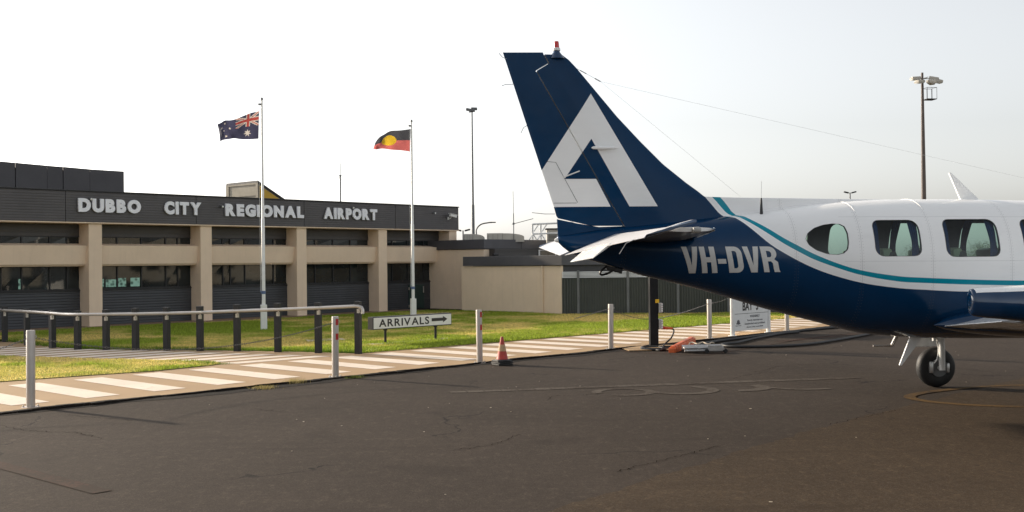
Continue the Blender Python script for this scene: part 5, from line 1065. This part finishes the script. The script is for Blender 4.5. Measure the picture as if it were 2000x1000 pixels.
# wings, nacelles, landing gear
mwl = M['aircraft_navy']; mwt = M['aircraft_white']
def foil(te, le, zc, tk, y, n=14):
    up = []; lo_ = []
    for i in range(n+1):
        u_ = .5-.5*math.cos(math.pi*i/n); x = te+(le-te)*u_; xx = 1-u_; h = tk*5*(le-te)*(.2969*math.sqrt(xx)-.126*xx-.3516*xx**2+.2843*xx**3-.1036*xx**4); up.append((x, y, zc+h*1.15+.03*math.sin(math.pi*u_)+u_*.03)); lo_.append((x, y, zc-h*.75+u_*.03))
    return up, lo_
for sg in (1, -1):
    st_ = [(.35,4.02,7.0,.96,.145),(.70,4.05,6.9,.985,.145),(1.4,4.10,6.45,1.05,.15),(2.1,4.13,6.25,1.12,.15),(3.5,4.20,6.12,1.25,.14),(5.0,4.28,5.98,1.385,.125),(6.1,4.36,5.85,1.485,.11)]
    U = []; L = []
    for t, te, le, zc, tk in st_: a, b = foil(te, le, zc, tk, -sg*t); U.append(a); L.append(b)
    n = len(U[0])
    def surf(P, name, mt, par):
        q = MB(); q.add([p for r_ in P for p in r_], [(j*n+i, j*n+i+1, (j+1)*n+i+1, (j+1)*n+i) for j in range(len(P)-1) for i in range(n-1)]); return q.build(name, mt, par, True, 60)
    wing = empty('wing', (0,0,0)); wing.parent = AC
    surf(U, 'upper_skin', mwt, wing); surf(L, 'lower_skin', mwl, wing)
    # drooped flap sliver along the inboard trailing edge
    q = loft([[(4.30,-sg*t,z_+.035),(3.98,-sg*t,z_+.012),(3.97,-sg*t,z_+.004),(4.30,-sg*t,z_-.03)] for t, z_ in ((.72,.985),(1.75,1.085))]); q.build('flap', mwt, wing)
    q = MB(); tip = st_[-1]; q.lathe([(0,-.75),(.07,-.6),(.10,0),(.09,.5),(0,.78)], 12, (5.1,-sg*6.12,1.50), (1,0,0)); q.build('wing_tip', mwt, wing, True)
    # root fillet
    q = MB(); V = []; nn, mm = 26, 14
    for i in range(nn+1):
        u_ = i/nn; s = 3.95+3.2*u_; r_ = math.sin(math.pi*min(max(u_,.0),1))**.6; zc = .99
        for j in range(mm+1): a = R(-90+180*j/mm); V.append((s, -sg*(HW(s)*.80+(.34*r_)*max(0,math.cos(a))**1.0), zc+(.27*r_ if a > 0 else .16*r_)*math.sin(a)))
    q.add(V, [(i*(mm+1)+j, (i+1)*(mm+1)+j, (i+1)*(mm+1)+j+1, i*(mm+1)+j+1) for i in range(nn) for j in range(mm)]); q.build('root_fillet', mwl, wing, True, 70)
    # nacelle
    pr = [(3.44,.004,.004,1.30),(3.443,.05,.10,1.30),(3.475,.075,.125,1.295),(3.60,.11,.14,1.29),(3.75,.15,.15,1.285),(4.2,.21,.19,1.27),(4.8,.28,.24,1.25),(5.6,.34,.30,1.23),(6.6,.37,.33,1.22),(7.4,.36,.32,1.24),(7.85,.28,.26,1.26),(8.0,.16,.16,1.27)]
    pc = crom([(a, b, c) for a, b, c, d in pr], 4); zc_ = [interp(p.x, [(a, d) for a, b, c, d in pr]) for p in pc]; m2 = 24; V = []
    for p, z in zip(pc, zc_):
        for k in range(m2): a = 2*math.pi*k/m2; V.append((p.x, -sg*2.1+p.y*math.cos(a), z+p.z*math.sin(a)*(1 if math.sin(a) < 0 else 1.0)))
    def nac(sel, name, mt):
        q = MB(); q.add(V, [(i*m2+k, (i+1)*m2+k, (i+1)*m2+(k+1)%m2, i*m2+(k+1)%m2) for i in range(len(pc)-1) for k in range(m2) if sel(k if i > 7 else 20) ]); return q.build(name, mt, wing, True, 60)
    nac(lambda k: 3 <= k < 9, 'nacelle_top', mwt); nac(lambda k: not (3 <= k < 9), 'nacelle_underside', mwl)
    q = MB(); q.lathe([(.14,0),(.13,.1),(.07,.25),(0,.32)], 20, (8.0,-sg*2.1,1.27), (1,0,0)); q.build('spinner', mwt, wing, True)
    for k in range(3):
        a = R(30+120*k); d_ = Vector((0, math.cos(a), math.sin(a))); q = MB(); c = Vector((8.1,-sg*2.1,1.27)); e2 = Vector((1,0,0)).cross(d_)
        q.add([c+d_*.1-e2*.05, c+d_*.1+e2*.05, c+d_*.5+e2*.08+Vector((.03,0,0)), c+d_*1.0+e2*.05, c+d_*1.0-e2*.04, c+d_*.5-e2*.07-Vector((.03,0,0)), c+d_*.5+Vector((.03,0,0))], [(0,1,2,6),(0,6,5),(2,3,4,6),(6,4,5)]); b_ = q.build('propeller_blade', M['black'], wing, True)
        md = b_.modifiers.new('s', 'SOLIDIFY'); md.thickness = .02
    # main gear
    gx, gt = 5.45, 2.10
    gear = empty('main_gear', (0,0,0)); gear.parent = AC
    q = MB(); prf = [(.085,-.075),(.15,-.085),(.215,-.078),(.25,-.055),(.262,-.02),(.262,.02),(.25,.055),(.215,.078),(.15,.085),(.085,.075)]; q.lathe(prf, 40, (gx,-sg*(gt+.02),.262), (0,1,0)); q.build('tyre', M['rubber'], gear, True, 50)
    q = MB(); q.lathe([(.02,-.055),(.125,-.05),(.145,-.082),(.15,-.082),(.15,.082),(.145,.082),(.125,.05),(.02,.055)], 32, (gx,-sg*(gt+.02),.262), (0,1,0)); [q.lathe([(.012,-.06),(.012,-.045)], 8, (gx+.09*math.cos(k*.785),-sg*(gt+.02)+ (0),.262+.09*math.sin(k*.785)), (0,1,0)) for k in range(8)]; q.build('rim', M['alu'], gear, True, 40)
    yi = -sg*(gt-.07)
    q = MB(); q.lathe([(.06,-.008),(.118,-.008),(.118,.008),(.06,.008)], 28, (gx,yi,.262), (0,1,0)); q.build('brake_disc', M['grey_metal'], gear, True, 40)
    q = MB(); q.box((gx-.115,yi,.27), (.05,.06,.15), None, .015); q.box((gx+.115,yi,.26), (.045,.06,.13), None, .015); q.build('brake_caliper', M['alu'], gear, True)
    ys = -sg*(gt-.13)
    q = MB(); q.tube([(gx,-sg*(gt-.02),.262),(gx+.0,ys,.262)], .028, 12); q.tube([(gx+.01,ys,.235),(gx+.01,ys,.56),(gx-.03,ys,.66),(gx-.08,ys,.72)], [.040,.040,.038,.030], 14); q.tube([(gx,ys,.6),(gx+.02,ys,1.05)], .045, 14); q.build('oleo_leg', M['white_paint'], gear, True, 50)
    q = MB(); q.tube([(gx-.12,ys,.66),(gx+.1,ys,.74)], .022, 8); q.tube([(gx-.09,ys-.0,.7),(gx-.10,ys,.62)], .026, 8); q.tube(crom([(gx-.06,ys,.62),(gx-.02,ys-.03*sg,.50),(gx-.06,ys,.38),(gx-.1,ys,.33)], 5), .008, 6); q.build('torque_link', M['white_paint'], gear, True)
    q = MB(); q.span((gx-.26,-sg*(gt+.22)-.006,.52),(gx+.22,-sg*(gt+.22)+.006,.95), .004); q.build('gear_door', mwt, gear)
ng = empty('nose_gear', (0,0,0)); ng.parent = AC
q = MB(); q.lathe([(.06,-.05),(.17,-.065),(.205,-.05),(.215,0),(.205,.05),(.17,.065),(.06,.05)], 30, (8.1,0,.215), (0,1,0)); q.build('tyre', M['rubber'], ng, True)
q = MB(); q.tube([(8.1,.09,.215),(8.1,.09,.45),(8.12,0,.5),(8.2,0,.95)], .03, 10); q.build('oleo_leg', M['white_paint'], ng, True)

# ------------------------------------------------------------------ far side of the airfield (seen in the window reflections and beside the picture)
H = empty('hangar', (96, 4, 0), R(-72)); tag(H, 'wide cream hangar with a low gable far off to the right of the aircraft', 'hangar')
q = MB(); q.prism([(-17,0),(17,0),(17,4.2),(0,7.2),(-17,4.2)], (0,0,0), (1,0,0), (0,0,1), (0,20,0)); q.build('wall', mat('hangar_cream', (.50,.45,.36), .7), H)
q = MB(); q.prism([(-17.5,4.15),(0,7.25),(17.5,4.15),(17.5,4.35),(0,7.5),(-17.5,4.35)], (0,-.4,0), (1,0,0), (0,0,1), (0,20.8,0)); q.build('roof', M['grey_metal'], H)
for k in range(6): q = MB(); q.span((-15+k*2.4,-.06,1.2),(-13.4+k*2.4,.05,2.4)); q.build('window', M['win'], H)
q = MB(); q.span((3,-.08,0),(14,.05,3.9)); q.build('door', M['grey_metal'], H)
H = empty('shed', (120, 46, 0), R(-80)); tag(H, 'long grey storage shed far right across the airfield', 'shed')
q = MB(); q.prism([(-14,0),(14,0),(14,3.4),(0,4.6),(-14,3.4)], (0,0,0), (1,0,0), (0,0,1), (0,12,0)); q.build('wall', M['ac_grey'], H)
